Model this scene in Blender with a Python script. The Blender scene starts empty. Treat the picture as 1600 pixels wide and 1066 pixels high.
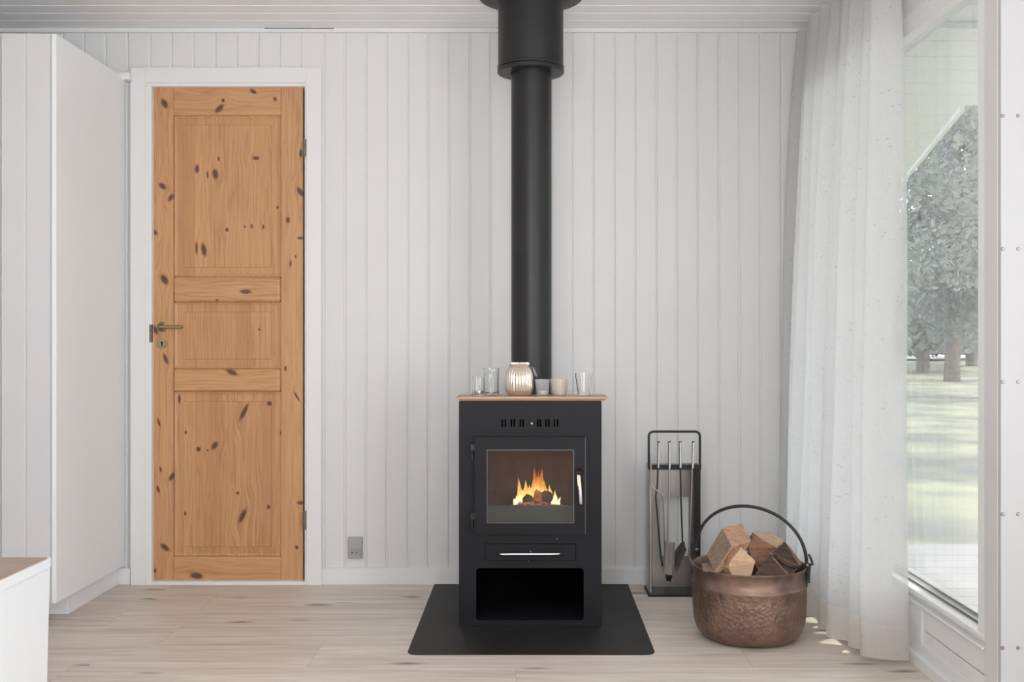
import bpy, bmesh, math, random
from mathutils import Vector, Matrix, noise, geometry

random.seed(11)
SC = bpy.context.scene
COL = SC.collection
F = 1650.0            # focal length in pixels of the 1600x1066 frame
CX, CY = 830.0, 530.0 # vanishing point
H = 1.015             # eye height
PI = math.pi

# ---------------------------------------------------------------- camera, sky, sun, lights, exposure
cam_d = bpy.data.cameras.new('camera')
cam = bpy.data.objects.new('camera', cam_d)
COL.objects.link(cam)
cam.location = (0, 0, H)
cam.rotation_euler = (PI/2, 0, 0)
cam_d.sensor_width = 36.0
cam_d.lens = 36.0*F/1600.0
cam_d.shift_x = -(CX-800.0)/1600.0
cam_d.shift_y = -(533.0-CY)/1600.0
cam_d.clip_start = 0.05
cam_d.clip_end = 200
SC.camera = cam

world = bpy.data.worlds.new('world')
SC.world = world
world.use_nodes = True
bgn = world.node_tree.nodes['Background']
bgn.inputs[0].default_value = (0.91, 0.93, 1.0, 1)
bgn.inputs[1].default_value = 5.0

def sun(direction, strength, angle, color):
    d = bpy.data.lights.new('sun', 'SUN'); d.energy = strength; d.angle = math.radians(angle); d.color = color
    o = bpy.data.objects.new('sun', d); COL.objects.link(o)
    o.rotation_euler = Vector(direction).to_track_quat('-Z', 'Y').to_euler()
    o.location = (6, 5, 8)
    return o
_e = math.radians(53)
sun((-math.cos(_e), 0.22, -math.sin(_e)), 5.5, 2.0, (1.0, 0.93, 0.82))

def area(name, loc, aim, sx, sy, power, color=(1, 1, 1)):
    d = bpy.data.lights.new(name, 'AREA'); d.shape = 'RECTANGLE'; d.size = sx; d.size_y = sy
    d.energy = power; d.color = color
    o = bpy.data.objects.new(name, d); COL.objects.link(o)
    o.location = loc
    o.rotation_euler = (Vector(aim)-Vector(loc)).to_track_quat('-Z', 'Y').to_euler()
    return o
# fill lamp added by the closed rear wall, and daylight of the wide right window
area('rear_fill_light', (-0.3, -5.5, 1.25), (-0.3, 4.0, 1.75), 4.6, 1.9, 6, (0.97, 0.985, 1.0))
area('side_window_light', (2.45, 0.3, 1.15), (-2.0, 0.9, 1.35), 2.4, 1.8, 31, (0.96, 0.98, 1.0))
# unseen fill lamp added to brighten the ceiling
area('ceiling_fill', (-0.15, 0.35, 1.35), (-0.05, 1.9, 2.3), 1.2, 1.2, 40, (0.97, 0.985, 1.0))

SC.view_settings.view_transform = 'Standard'
SC.view_settings.look = 'None'
SC.view_settings.gamma = 1.0
SC.view_settings.use_curve_mapping = False
SC.view_settings.exposure = 0.12

# ---------------------------------------------------------------- helpers
def P(px, py, Y):
    return Vector(((px-CX)*Y/F, Y, H-(py-CY)*Y/F))
def PX(px, Y): return (px-CX)*Y/F
def PZ(py, Y): return H-(py-CY)*Y/F
ORG = {}
def world_org(o):
    return ORG.get(o.name, Vector((0, 0, 0)))
def tag(o, label=None, cat=None, group=None, kind=None):
    if label: o['label'] = label
    if cat: o['category'] = cat
    if group: o['group'] = group
    if kind: o['kind'] = kind
    return o
def thing(name, loc, label=None, cat=None, group=None, kind=None):
    o = bpy.data.objects.new(name, None); COL.objects.link(o)
    o.location = loc; o.empty_display_size = 0.1
    ORG[o.name] = Vector(loc)
    return tag(o, label, cat, group, kind)
def finish(name, bm, mats, parent=None, smooth=None, org=None):
    """bmesh in world coordinates -> one object; origin at the parent's origin or at the base of the mesh"""
    bmesh.ops.recalc_face_normals(bm, faces=bm.faces[:])
    if parent is not None:
        org = world_org(parent)
    elif org is None:
        xs = [v.co for v in bm.verts]
        org = Vector(((min(v.x for v in xs)+max(v.x for v in xs))/2, (min(v.y for v in xs)+max(v.y for v in xs))/2, min(v.z for v in xs)))
    org = Vector(org)
    for v in bm.verts: v.co -= org
    me = bpy.data.meshes.new(name); bm.to_mesh(me); bm.free()
    if not isinstance(mats, (list, tuple)): mats = [mats]
    for m in mats: me.materials.append(m)
    if smooth:
        for p in me.polygons: p.use_smooth = True
        me.set_sharp_from_angle(angle=math.radians(smooth if smooth is not True else 40))
    o = bpy.data.objects.new(name, me); COL.objects.link(o)
    if parent is not None:
        o.parent = parent
    else:
        o.location = org
    ORG[o.name] = org
    return o
def struct(name, bm, mats, parent=None, smooth=None):
    o = finish(name, bm, mats, parent, smooth)
    if parent is None: o['kind'] = 'structure'
    return o
def B(): return bmesh.new()
def merge(dst, src):
    me = bpy.data.meshes.new('tmp'); src.to_mesh(me); src.free(); dst.from_mesh(me); bpy.data.meshes.remove(me)
def box(bm, x0, x1, y0, y1, z0, z1, bev=0.0, seg=2, mat=0):
    t = B()
    bmesh.ops.create_cube(t, size=1)
    for v in t.verts:
        v.co = Vector((x0 if v.co.x < 0 else x1, y0 if v.co.y < 0 else y1, z0 if v.co.z < 0 else z1))
    if bev > 0:
        bmesh.ops.bevel(t, geom=t.edges[:], offset=bev, segments=seg, profile=0.5, affect='EDGES')
    for f in t.faces: f.material_index = mat
    merge(bm, t); return bm
def lathe(bm, prof, c, n=48, rib=None, close=False, axis='z'):
    """prof: list of (r, z). rib: function (angle, r, z) -> r"""
    rings = []
    c = Vector(c)
    for (r, z) in prof:
        if r < 1e-6:
            rings.append([bm.verts.new(c+Vector((0, 0, z)) if axis == 'z' else c+Vector((0, z, 0)))])
        else:
            ring = []
            for i in range(n):
                a = 2*PI*i/n
                rr = rib(a, r, z) if rib else r
                if axis == 'z': ring.append(bm.verts.new(c+Vector((rr*math.cos(a), rr*math.sin(a), z))))
                elif axis == 'y': ring.append(bm.verts.new(c+Vector((rr*math.cos(a), z, rr*math.sin(a)))))
            rings.append(ring)
    pairs = list(zip(rings[:-1], rings[1:]))
    if close: pairs.append((rings[-1], rings[0]))
    for a, b in pairs:
        if len(a) == 1 and len(b) == 1: continue
        for i in range(n):
            j = (i+1) % n
            if len(a) == 1: bm.faces.new((a[0], b[i], b[j]))
            elif len(b) == 1: bm.faces.new((a[i], a[j], b[0]))
            else: bm.faces.new((a[i], a[j], b[j], b[i]))
    return bm
def tube(bm, pts, r, n=10, caps=True, scale=None):
    pts = [Vector(p) for p in pts]
    rs = r if isinstance(r, (list, tuple)) else [r]*len(pts)
    rings = []; up = None
    for i, p in enumerate(pts):
        if i == 0: t = pts[1]-pts[0]
        elif i == len(pts)-1: t = pts[-1]-pts[-2]
        else: t = (pts[i+1]-p).normalized()+(p-pts[i-1]).normalized()
        t.normalize()
        if up is None:
            up = Vector((0, 0, 1)) if abs(t.z) < 0.9 else Vector((0, 1, 0))
        s = t.cross(up).normalized(); up = s.cross(t).normalized()
        ring = []
        for k in range(n):
            a = 2*PI*k/n
            ring.append(bm.verts.new(p+(s*math.cos(a)+up*math.sin(a))*rs[i]))
        rings.append(ring)
    for a, b in zip(rings[:-1], rings[1:]):
        for i in range(n):
            bm.faces.new((a[i], a[(i+1) % n], b[(i+1) % n], b[i]))
    if caps:
        bm.faces.new(rings[0][::-1]); bm.faces.new(rings[-1])
    return bm
def fillet(pts, r, seg=6):
    """round the inner corners of an open polyline"""
    pts = [Vector(p) for p in pts]; out = [pts[0]]
    for i in range(1, len(pts)-1):
        a, b, c = pts[i-1], pts[i], pts[i+1]
        u = (a-b); v = (c-b); rr = min(r, u.length*.45, v.length*.45)
        p0 = b+u.normalized()*rr; p1 = b+v.normalized()*rr
        for k in range(seg+1):
            t = k/seg
            out.append(p0*(1-t)**2+b*2*t*(1-t)+p1*t*t)
    out.append(pts[-1]); return out
def rrect(x0, x1, z0, z1, r, seg=5):
    if r <= 0: return [(x0, z0), (x1, z0), (x1, z1), (x0, z1)]
    out = []
    for cx, cz, a0 in ((x1-r, z0+r, -PI/2), (x1-r, z1-r, 0), (x0+r, z1-r, PI/2), (x0+r, z0+r, PI)):
        for k in range(seg+1):
            a = a0+PI/2*k/seg
            out.append((cx+r*math.cos(a), cz+r*math.sin(a)))
    return out
def plate(bm, outer, holes, y0, y1, mat=0):
    """vertical plate in the xz plane between depths y0 and y1, with holes"""
    loops = [[Vector((x, z, 0)) for x, z in outer]]+[[Vector((x, z, 0)) for x, z in h] for h in holes]
    flat = [p for l in loops for p in l]
    tris = geometry.tessellate_polygon(loops)
    fr = [bm.verts.new((p.x, y0, p.y)) for p in flat]
    bk = [bm.verts.new((p.x, y1, p.y)) for p in flat]
    for t in tris:
        for q in (fr, bk):
            try: bm.faces.new([q[i] for i in t]).material_index = mat
            except ValueError: pass
    k = 0
    for l in loops:
        n = len(l)
        for i in range(n):
            a, b = k+i, k+(i+1) % n
            bm.faces.new((fr[a], fr[b], bk[b], bk[a])).material_index = mat
        k += n
    return bm
def extrude_xy(bm, poly, z0, z1):
    a = [bm.verts.new((x, y, z0)) for x, y in poly]; b = [bm.verts.new((x, y, z1)) for x, y in poly]
    bm.faces.new(a[::-1]); bm.faces.new(b)
    n = len(a)
    for i in range(n): bm.faces.new((a[i], a[(i+1) % n], b[(i+1) % n], b[i]))
    return bm
def hull(bm, pts):
    t = B()
    for p in pts: t.verts.new(p)
    r = bmesh.ops.convex_hull(t, input=t.verts[:])
    loose = [v for v in t.verts if not v.link_faces]
    bmesh.ops.delete(t, geom=loose, context='VERTS')
    bmesh.ops.dissolve_limit(t, angle_limit=math.radians(2), verts=t.verts[:], edges=t.edges[:])
    merge(bm, t); return bm

# ---------------------------------------------------------------- materials
class NT:
    def __init__(self, name):
        self.m = bpy.data.materials.new(name); self.m.use_nodes = True
        self.t = self.m.node_tree; self.n = self.t.nodes
        self.b = self.n['Principled BSDF']; self.out = self.n['Material Output']
    def add(self, kind, **kw):
        nd = self.n.new(kind)
        for k, v in kw.items(): setattr(nd, k, v)
        return nd
    def link(self, a, b): self.t.links.new(a, b)
    def sock(self, nd, i, v):
        if isinstance(v, (int, float)): nd.inputs[i].default_value = v
        elif isinstance(v, (tuple, list)): nd.inputs[i].default_value = v
        else: self.link(v, nd.inputs[i])
    def math(self, op, a, b=None, c=None, clamp=False):
        nd = self.add('ShaderNodeMath', operation=op); nd.use_clamp = clamp
        self.sock(nd, 0, a)
        if b is not None: self.sock(nd, 1, b)
        if c is not None: self.sock(nd, 2, c)
        return nd.outputs[0]
    def obj(self): return self.add('ShaderNodeTexCoord').outputs['Object']
    def mapping(self, v, loc=(0, 0, 0), rot=(0, 0, 0), scale=(1, 1, 1)):
        nd = self.add('ShaderNodeMapping'); self.link(v, nd.inputs[0])
        nd.inputs[1].default_value = loc; nd.inputs[2].default_value = rot; nd.inputs[3].default_value = scale
        return nd.outputs[0]
    def noise(self, v, scale=5, detail=4, rough=.55, dist=0):
        nd = self.add('ShaderNodeTexNoise'); self.link(v, nd.inputs['Vector'])
        nd.inputs['Scale'].default_value = scale; nd.inputs['Detail'].default_value = detail
        nd.inputs['Roughness'].default_value = rough; nd.inputs['Distortion'].default_value = dist
        return nd.outputs['Fac']
    def ramp(self, f, stops):
        nd = self.add('ShaderNodeValToRGB'); self.link(f, nd.inputs[0])
        e = nd.color_ramp.elements
        while len(e) < len(stops): e.new(0.5)
        for k, (p, c) in enumerate(stops):
            e[k].position = p
            e[k].color = (c[0], c[1], c[2], 1) if isinstance(c, (tuple, list)) else (c, c, c, 1)
        return nd.outputs[0]
    def mix(self, f, a, b, mode='MIX'):
        nd = self.add('ShaderNodeMix', data_type='RGBA', blend_type=mode)
        self.sock(nd, 0, f)
        for i, v in ((6, a), (7, b)):
            if isinstance(v, (tuple, list)): nd.inputs[i].default_value = (v[0], v[1], v[2], 1)
            else: self.link(v, nd.inputs[i])
        return nd.outputs[2]
    def bump(self, h, strength=.3, dist=.002):
        nd = self.add('ShaderNodeBump'); self.link(h, nd.inputs['Height'])
        nd.inputs['Strength'].default_value = strength; nd.inputs['Distance'].default_value = dist
        self.link(nd.outputs[0], self.b.inputs['Normal'])
def simple(name, col, rough=.5, metal=0.0, spec=.5, var=.06, nscale=6, bump=0.0, bscale=200, bdist=.0008, coat=0):
    t = NT(name); o = t.obj()
    n = t.noise(o, nscale, 3)
    lo = tuple(c*(1-var) for c in col); hi = tuple(min(1, c*(1+var)) for c in col)
    t.link(t.ramp(n, [(.3, lo), (.7, hi)]), t.b.inputs['Base Color'])
    t.b.inputs['Roughness'].default_value = rough; t.b.inputs['Metallic'].default_value = metal
    t.b.inputs['Specular IOR Level'].default_value = spec
    if coat: t.b.inputs['Coat Weight'].default_value = coat
    if bump: t.bump(t.noise(o, bscale, 2), bump, bdist)
    return t.m
M = {}
M['wall'] = simple('white_painted_panelling', (.76, .76, .755), .5, var=.012, nscale=2)
M['white'] = simple('white_satin_paint', (.82, .82, .81), .38, var=.012, nscale=2)
M['ceil'] = simple('white_painted_ceiling_boards', (.93, .93, .93), .6, var=.01, nscale=2)
M['door_white'] = simple('grooved_white_door_paint', (.68, .68, .675), .45, var=.012, nscale=2)
M['grey_gap'] = simple('dark_joint', (.25, .24, .23), .8)
M['laminate'] = simple('white_melamine', (.86, .885, .90), .32, var=.008, nscale=2)
M['stove'] = simple('black_stove_paint', (.0088, .0084, .0112), .5, spec=.26, var=.2, nscale=4, bump=.12, bscale=500)
M['stove_in'] = simple('near_black_steel', (.003, .003, .0035), .9, spec=.05)  # even near-black for the niche lining and vent baffle
M['edge'] = simple('worn_edge_highlight_steel', (.11, .105, .10), .4, .8)  # worn edge, also the painted highlight round the stove door glass
M['pipe'] = simple('black_flue_paint', (.014, .014, .015), .42, spec=.45, var=.15, nscale=3, bump=.1, bscale=600)
M['hearth'] = simple('black_steel_hearth_plate', (.018, .018, .018), .55, spec=.4, var=.35, nscale=3, bump=.1, bscale=300)
M['chrome'] = simple('chromed_steel', (.78, .78, .80), .16, 1.0, var=.03)
M['screw'] = simple('dull_screw_steel', (.30, .29, .28), .4, 1.0)
M['iron'] = simple('black_wrought_iron', (.018, .018, .022), .45, spec=.5, bump=.3, bscale=150)
M['brass'] = simple('aged_brass', (.36, .29, .16), .36, .9, var=.2, nscale=60)
M['hinge'] = simple('worn_grey_hinge_steel', (.22, .19, .15), .45, .8, var=.2, nscale=60)
M['vermic'] = simple('sooty_brown_vermiculite', (.062, .034, .026), .95, spec=.1, var=.22, nscale=22)
M['socket'] = simple('grey_socket_plastic', (.42, .415, .40), .45, var=.03)
M['dark'] = simple('black_hole', (.005, .005, .005), .9)
M['wax'] = simple('white_wax', (.80, .78, .74), .5)
M['alu'] = simple('thin_aluminium', (.75, .75, .75), .3, 1.0)
M['top_brown'] = simple('tan_wood_laminate', (.40, .285, .215), .4, var=.12, nscale=14)
M['charcoal'] = simple('charred_wood', (.018, .011, .010), .9, var=.6, nscale=60, bump=.8, bscale=70, bdist=.004)
M['leather'] = simple('grey_brush_bristle', (.05, .05, .045), .9)
M['steel_dark'] = simple('dark_grey_steel_edge', (.028, .027, .03), .45, .6)

def brushed_steel():
    t = NT('brushed_steel_sheet'); o = t.obj()
    n = t.noise(t.mapping(o, scale=(300, 300, 6)), 1, 3)
    t.link(t.ramp(n, [(.3, (.42, .39, .37)), (.7, (.54, .50, .48))]), t.b.inputs['Base Color'])
    t.b.inputs['Metallic'].default_value = 1.0; t.b.inputs['Roughness'].default_value = .34
    return t.m
M['steel'] = brushed_steel()

def copper():
    t = NT('hammered_copper'); o = t.obj()
    n1 = t.noise(o, 9, 5, .6); n2 = t.noise(t.mapping(o, loc=(3, 1, 2)), 26, 4, .6)
    c1 = t.ramp(n1, [(.25, (.11, .062, .05)), (.5, (.25, .155, .12)), (.75, (.38, .255, .20))])
    c2 = t.ramp(n2, [(.35, (.12, .098, .08)), (.6, (.32, .215, .17))])
    t.link(t.mix(.4, c1, c2), t.b.inputs['Base Color'])
    t.b.inputs['Metallic'].default_value = .72
    t.link(t.ramp(n2, [(.2, .32), (.8, .55)]), t.b.inputs['Roughness'])
    v = t.add('ShaderNodeTexVoronoi', feature='SMOOTH_F1'); v.inputs['Scale'].default_value = 85
    v.inputs['Smoothness'].default_value = .35
    t.link(o, v.inputs['Vector'])
    # hammer marks only below the smooth rim band
    sep = t.add('ShaderNodeSeparateXYZ'); t.link(o, sep.inputs[0])
    lo = t.math('LESS_THAN', sep.outputs[2], .182)
    hgt = t.math('MULTIPLY', v.outputs['Distance'], lo)
    t.bump(hgt, .75, .004)
    return t.m
M['copper'] = copper()
M['copper_in'] = simple('tinned_copper_inside', (.24, .17, .135), .5, .5, var=.25, nscale=20)

def wood(name, org, axis, base, dark, knots=(), gscale=1.0, rough=.42, seed=0.0, boards=0):
    """axis: 'z' or 'x' grain direction; knots: (x, z, rx, rz, rot, strength) in world metres; org = object origin"""
    t = NT(name); o = t.obj()
    sep = t.add('ShaderNodeSeparateXYZ'); t.link(o, sep.inputs[0])
    total = None; shift = None
    rag = t.math('ADD', t.math('MULTIPLY', t.noise(o, 190, 2), 1.5), .3)
    for (kx, kz, rx, rz, rot, st) in knots:
        lx, lz = kx-org[0], kz-org[2]
        dx = t.math('SUBTRACT', sep.outputs[0], lx); dz = t.math('SUBTRACT', sep.outputs[2], lz)
        ca, sa = math.cos(rot), math.sin(rot)
        u = t.math('ADD', t.math('MULTIPLY', dx, ca/rx), t.math('MULTIPLY', dz, sa/rx))
        w = t.math('ADD', t.math('MULTIPLY', dx, -sa/rz), t.math('MULTIPLY', dz, ca/rz))
        d2 = t.math('ADD', t.math('MULTIPLY', u, u), t.math('MULTIPLY', w, w))
        g = t.math('MULTIPLY', t.math('EXPONENT', t.math('MULTIPLY', t.math('POWER', t.math('MULTIPLY', d2, rag), 2.0), -.6)), st)
        total = g if total is None else t.math('MAXIMUM', total, g)
        # grain flows round the knot
        s = t.math('MULTIPLY', dx if axis == 'z' else dz, t.math('EXPONENT', t.math('MULTIPLY', d2, -.10)))
        shift = s if shift is None else t.math('ADD', shift, s)
    vec = o
    if shift is not None:
        cmb = t.add('ShaderNodeCombineXYZ')
        sc = t.math('MULTIPLY', shift, -.75)
        t.link(sc, cmb.inputs[0 if axis == 'z' else 2])
        ad = t.add('ShaderNodeVectorMath', operation='ADD'); t.link(o, ad.inputs[0]); t.link(cmb.outputs[0], ad.inputs[1])
        vec = ad.outputs[0]
    k = gscale
    if axis == 'z': s1, s2, s3 = (22*k, 22*k, 1.0*k), (160*k, 160*k, 3.0*k), (7*k, 7*k, .5*k)
    else: s1, s2, s3 = (1.0*k, 22*k, 22*k), (3.0*k, 160*k, 160*k), (.5*k, 7*k, 7*k)
    n1 = t.noise(t.mapping(vec, loc=(seed, seed*.7, seed*1.3), scale=s1), 1.6, 3, .5, .3)
    n2 = t.noise(t.mapping(vec, loc=(seed*2, seed, 0), scale=s2), 1, 2)
    n3 = t.noise(t.mapping(vec, loc=(seed, 0, seed), scale=s3), 1, 2)
    ring = t.math('FRACT', t.math('MULTIPLY', n1, 7))
    tri = t.math('ABSOLUTE', t.math('SUBTRACT', t.math('MULTIPLY', ring, 2), 1))
    fac = t.math('ADD', t.math('MULTIPLY', t.math('POWER', tri, 2), .62), t.math('MULTIPLY', t.math('SUBTRACT', n2, .42), 1.3), clamp=True)
    col = t.mix(fac, base, dark)
    warm = tuple(min(1, c*f) for c, f in zip(base, (1.10, 1.08, 1.02)))
    col = t.mix(t.math('MULTIPLY', t.ramp(n3, [(.35, 0), (.65, 1)]), .45), col, warm)
    if boards:
        # glued-up staves, each a little different in tone
        bi = t.math('FLOOR', t.math('MULTIPLY', t.math('ADD', sep.outputs[0], 3.3), boards))
        wn = t.add('ShaderNodeTexWhiteNoise', noise_dimensions='1D'); t.link(bi, wn.inputs['W'])
        col = t.mix(t.math('MULTIPLY', wn.outputs['Value'], .42), col, tuple(c*f for c, f in zip(dark, (1.05, .95, .9))))
    if total is not None:
        col = t.mix(t.math('MULTIPLY', t.math('MINIMUM', total, 1.0), .88), col, t.mix(t.noise(o, 300, 2), (.03, .010, .006), (.13, .045, .02)))
    t.link(col, t.b.inputs['Base Color'])
    t.b.inputs['Roughness'].default_value = rough
    t.bump(n2, .12, .0008)
    return t.m

def floor_mat():
    t = NT('pale_oak_laminate'); o = t.obj()
    sep = t.add('ShaderNodeSeparateXYZ'); t.link(o, sep.inputs[0])
    # plank rows across the view, 0.235 m wide
    yy = t.math('DIVIDE', t.math('SUBTRACT', sep.outputs[1], .055), .235)
    row = t.math('FLOOR', yy); fy = t.math('FRACT', yy)
    wn = t.add('ShaderNodeTexWhiteNoise', noise_dimensions='1D'); t.link(row, wn.inputs['W'])
    xx = t.math('DIVIDE', t.math('ADD', sep.outputs[0], t.math('MULTIPLY', wn.outputs['Value'], 1.38)), 1.38)
    colx = t.math('FLOOR', xx); fx = t.math('FRACT', xx)
    cid = t.math('ADD', t.math('MULTIPLY', row, 7.13), t.math('MULTIPLY', colx, 3.71))
    wn2 = t.add('ShaderNodeTexWhiteNoise', noise_dimensions='1D'); t.link(cid, wn2.inputs['W'])
    cmb = t.add('ShaderNodeCombineXYZ')
    t.link(t.math('MULTIPLY', wn2.outputs['Value'], 37.0), cmb.inputs[0]); t.link(cid, cmb.inputs[2])
    ad = t.add('ShaderNodeVectorMath', operation='ADD'); t.link(o, ad.inputs[0]); t.link(cmb.outputs[0], ad.inputs[1])
    v = ad.outputs[0]
    g1 = t.noise(t.mapping(v, scale=(1.2, 16, 1)), 1.5, 5, .6, .5)
    g2 = t.noise(t.mapping(v, scale=(5, 130, 1)), 1, 3)
    g3 = t.noise(t.mapping(v, scale=(.8, 4, 1)), 1.3, 2)
    c = t.ramp(g1, [(.30, (.52, .44, .37)), (.5, (.70, .615, .545)), (.68, (.82, .75, .68))])
    c = t.mix(t.math('MULTIPLY', t.ramp(g2, [(.4, 1), (.62, 0)]), .38), c, (.42, .325, .26))
    c = t.mix(t.math('MULTIPLY', g3, .35), c, (.80, .73, .67))
    # stretched knots and dark streaks
    kv = t.add('ShaderNodeTexVoronoi'); kv.inputs['Scale'].default_value = 1.0
    t.link(t.mapping(v, scale=(2.6, 8.5, 1)), kv.inputs['Vector'])
    wob = t.noise(t.mapping(v, scale=(9, 60, 1)), 1, 2)
    dd = t.math('ADD', kv.outputs['Distance'], t.math('MULTIPLY', t.math('SUBTRACT', wob, .5), .16))
    kn = t.ramp(dd, [(.04, 1), (.17, 0)])
    pick = t.math('GREATER_THAN', t.noise(t.mapping(v, scale=(2.2, 3.4, 1)), 1, 0), .36)
    c = t.mix(t.math('MULTIPLY', t.math('MULTIPLY', kn, pick), .85), c, (.13, .085, .065))
    # seams
    s1 = t.math('LESS_THAN', fy, .007); s2 = t.math('LESS_THAN', fx, .0013)
    c = t.mix(t.math('MULTIPLY', t.math('MAXIMUM', s1, s2), .45), c, (.25, .19, .15))
    t.link(c, t.b.inputs['Base Color'])
    t.b.inputs['Roughness'].default_value = .42
    t.b.inputs['Specular IOR Level'].default_value = .4
    t.bump(g2, .06, .0006)
    return t.m
M['floor'] = floor_mat()

def glass(name, col=(1, 1, 1), rough=0.0, ior=1.45, tw=1.0):
    t = NT(name); o = t.obj()
    n = t.noise(o, 30, 1)
    t.link(t.ramp(n, [(0, tuple(c*.985 for c in col)), (1, col)]), t.b.inputs['Base Color'])
    t.b.inputs['Transmission Weight'].default_value = tw
    t.b.inputs['Roughness'].default_value = rough; t.b.inputs['IOR'].default_value = ior
    return t.m
M['glass'] = glass('clear_glass')
M['glass_tex'] = glass('clear_textured_glass', (.96, .97, .97), .04)
M['glass_frost'] = glass('frosted_beige_glass', (.93, .88, .83), .30, 1.45, .6)
M['glass_amber'] = glass('silvered_amber_glass', (.90, .80, .68), .14, 1.6, .6)
M['glass_amber'].node_tree.nodes['Principled BSDF'].inputs['Metallic'].default_value = .5
M['glass_lilac'] = glass('lilac_tinted_glass', (.93, .92, .96), .06, 1.45, .8)

def window_glass():
    """thin pane: mirror-like share by Fresnel, the rest lets light straight through"""
    t = NT('window_pane_glass')
    t.n.remove(t.b)
    fr = t.add('ShaderNodeFresnel'); fr.inputs[0].default_value = 1.5
    gl = t.add('ShaderNodeBsdfGlossy'); gl.inputs['Roughness'].default_value = .01
    tr = t.add('ShaderNodeBsdfTransparent')
    n = t.noise(t.obj(), .8, 1)
    t.link(t.ramp(n, [(0, (.93, .95, .95)), (1, (.96, .97, .97))]), tr.inputs[0])
    mx = t.add('ShaderNodeMixShader')
    ge = t.add('ShaderNodeNewGeometry')      # reflect on the face a ray enters, leave it on the way out
    r2 = t.math('DIVIDE', t.math('MULTIPLY', fr.outputs[0], 2.0), t.math('ADD', fr.outputs[0], 1.0))   # both faces of the pane
    t.link(t.math('MULTIPLY', r2, t.math('SUBTRACT', 1.0, ge.outputs['Backfacing'])), mx.inputs[0])
    t.link(tr.outputs[0], mx.inputs[1]); t.link(gl.outputs[0], mx.inputs[2])
    t.link(mx.outputs[0], t.out.inputs[0])
    return t.m
M['pane'] = window_glass()

def sheer(name, thin, col=(.78, .775, .765)):
    t = NT(name); o = t.obj(); t.n.remove(t.b)
    # weave and small embroidered grey leaf sprigs
    wv = t.noise(t.mapping(o, scale=(60, 60, 900)), 1, 2)
    wv2 = t.noise(t.mapping(o, scale=(700, 700, 30)), 1, 2)
    sepn = t.add('ShaderNodeUVMap'); sepn.uv_map = 'cloth'
    uv = sepn.outputs[0]
    cl = t.noise(t.mapping(uv, scale=(1, 1, 1)), 8.5, 1, .4)
    clm = t.ramp(cl, [(.50, 0), (.55, 1)])
    vo = t.add('ShaderNodeTexVoronoi'); vo.inputs['Scale'].default_value = 78; t.link(uv, vo.inputs['Vector'])
    lf = t.ramp(vo.outputs['Distance'], [(.12, 1), (.27, 0)])
    lfm = t.math('MULTIPLY', lf, t.math('MULTIPLY', clm, t.math('GREATER_THAN', t.noise(uv, 40, 0), .46)))
    c = t.mix(t.math('MULTIPLY', lfm, .75), col, (.42, .42, .40))
    di = t.add('ShaderNodeBsdfDiffuse'); tl = t.add('ShaderNodeBsdfTranslucent'); tp = t.add('ShaderNodeBsdfTransparent')
    t.link(c, di.inputs[0]); t.link(c, tl.inputs[0])
    m1 = t.add('ShaderNodeMixShader'); m1.inputs[0].default_value = .5
    t.link(di.outputs[0], m1.inputs[1]); t.link(tl.outputs[0], m1.inputs[2])
    m2 = t.add('ShaderNodeMixShader')
    hole = t.math('ADD', thin-.12, t.math('MULTIPLY', t.math('ADD', wv, wv2), .12))
    hole = t.math('MULTIPLY', hole, t.math('SUBTRACT', 1.0, t.math('MULTIPLY', lfm, .8)), clamp=True)
    t.link(hole, m2.inputs[0]); t.link(m1.outputs[0], m2.inputs[1]); t.link(tp.outputs[0], m2.inputs[2])
    t.link(m2.outputs[0], t.out.inputs[0])
    return t.m
M['sheer'] = sheer('sheer_embroidered_voile', .20)
M['sheer_hem'] = sheer('doubled_voile_hem', .04, (.74, .70, .66))  # doubled hem; the lack of backlight is also put into the colour

def flame_mat():
    t = NT('flame'); t.n.remove(t.b)
    o = t.obj(); sep = t.add('ShaderNodeSeparateXYZ'); t.link(o, sep.inputs[0])
    h = t.math('DIVIDE', sep.outputs[2], .145)
    st = t.noise(t.mapping(o, scale=(70, 70, 12)), 1, 3, .6, .6)
    hh = t.math('ADD', h, t.math('MULTIPLY', t.math('SUBTRACT', st, .5), .75))
    c = t.ramp(hh, [(.0, (1.0, .86, .48)), (.22, (1.0, .68, .20)), (.5, (1.0, .40, .06)), (.85, (.85, .14, .02))])
    em = t.add('ShaderNodeEmission'); t.link(c, em.inputs[0])
    t.link(t.ramp(hh, [(0, 1.0), (.35, .62), (.9, .16)]), t.math('MULTIPLY', 1.0, 1.0).node.inputs[0])
    sm = t.add('ShaderNodeMath', operation='MULTIPLY'); t.link(t.ramp(hh, [(0, 1.0), (.35, .62), (.9, .18)]), sm.inputs[0]); sm.inputs[1].default_value = 1.9
    t.link(sm.outputs[0], em.inputs[1])
    tr = t.add('ShaderNodeBsdfTransparent'); lw = t.add('ShaderNodeLayerWeight'); lw.inputs[0].default_value = .35
    mx = t.add('ShaderNodeMixShader')
    f = t.math('ADD', t.math('MULTIPLY', lw.outputs['Facing'], 1.1), t.math('MULTIPLY', t.math('SUBTRACT', st, .40), 1.5), clamp=True)
    f = t.math('MAXIMUM', f, .25)
    t.link(f, mx.inputs[0]); t.link(em.outputs[0], mx.inputs[1]); t.link(tr.outputs[0], mx.inputs[2])
    t.link(mx.outputs[0], t.out.inputs[0])
    return t.m
M['flame'] = flame_mat()

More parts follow.
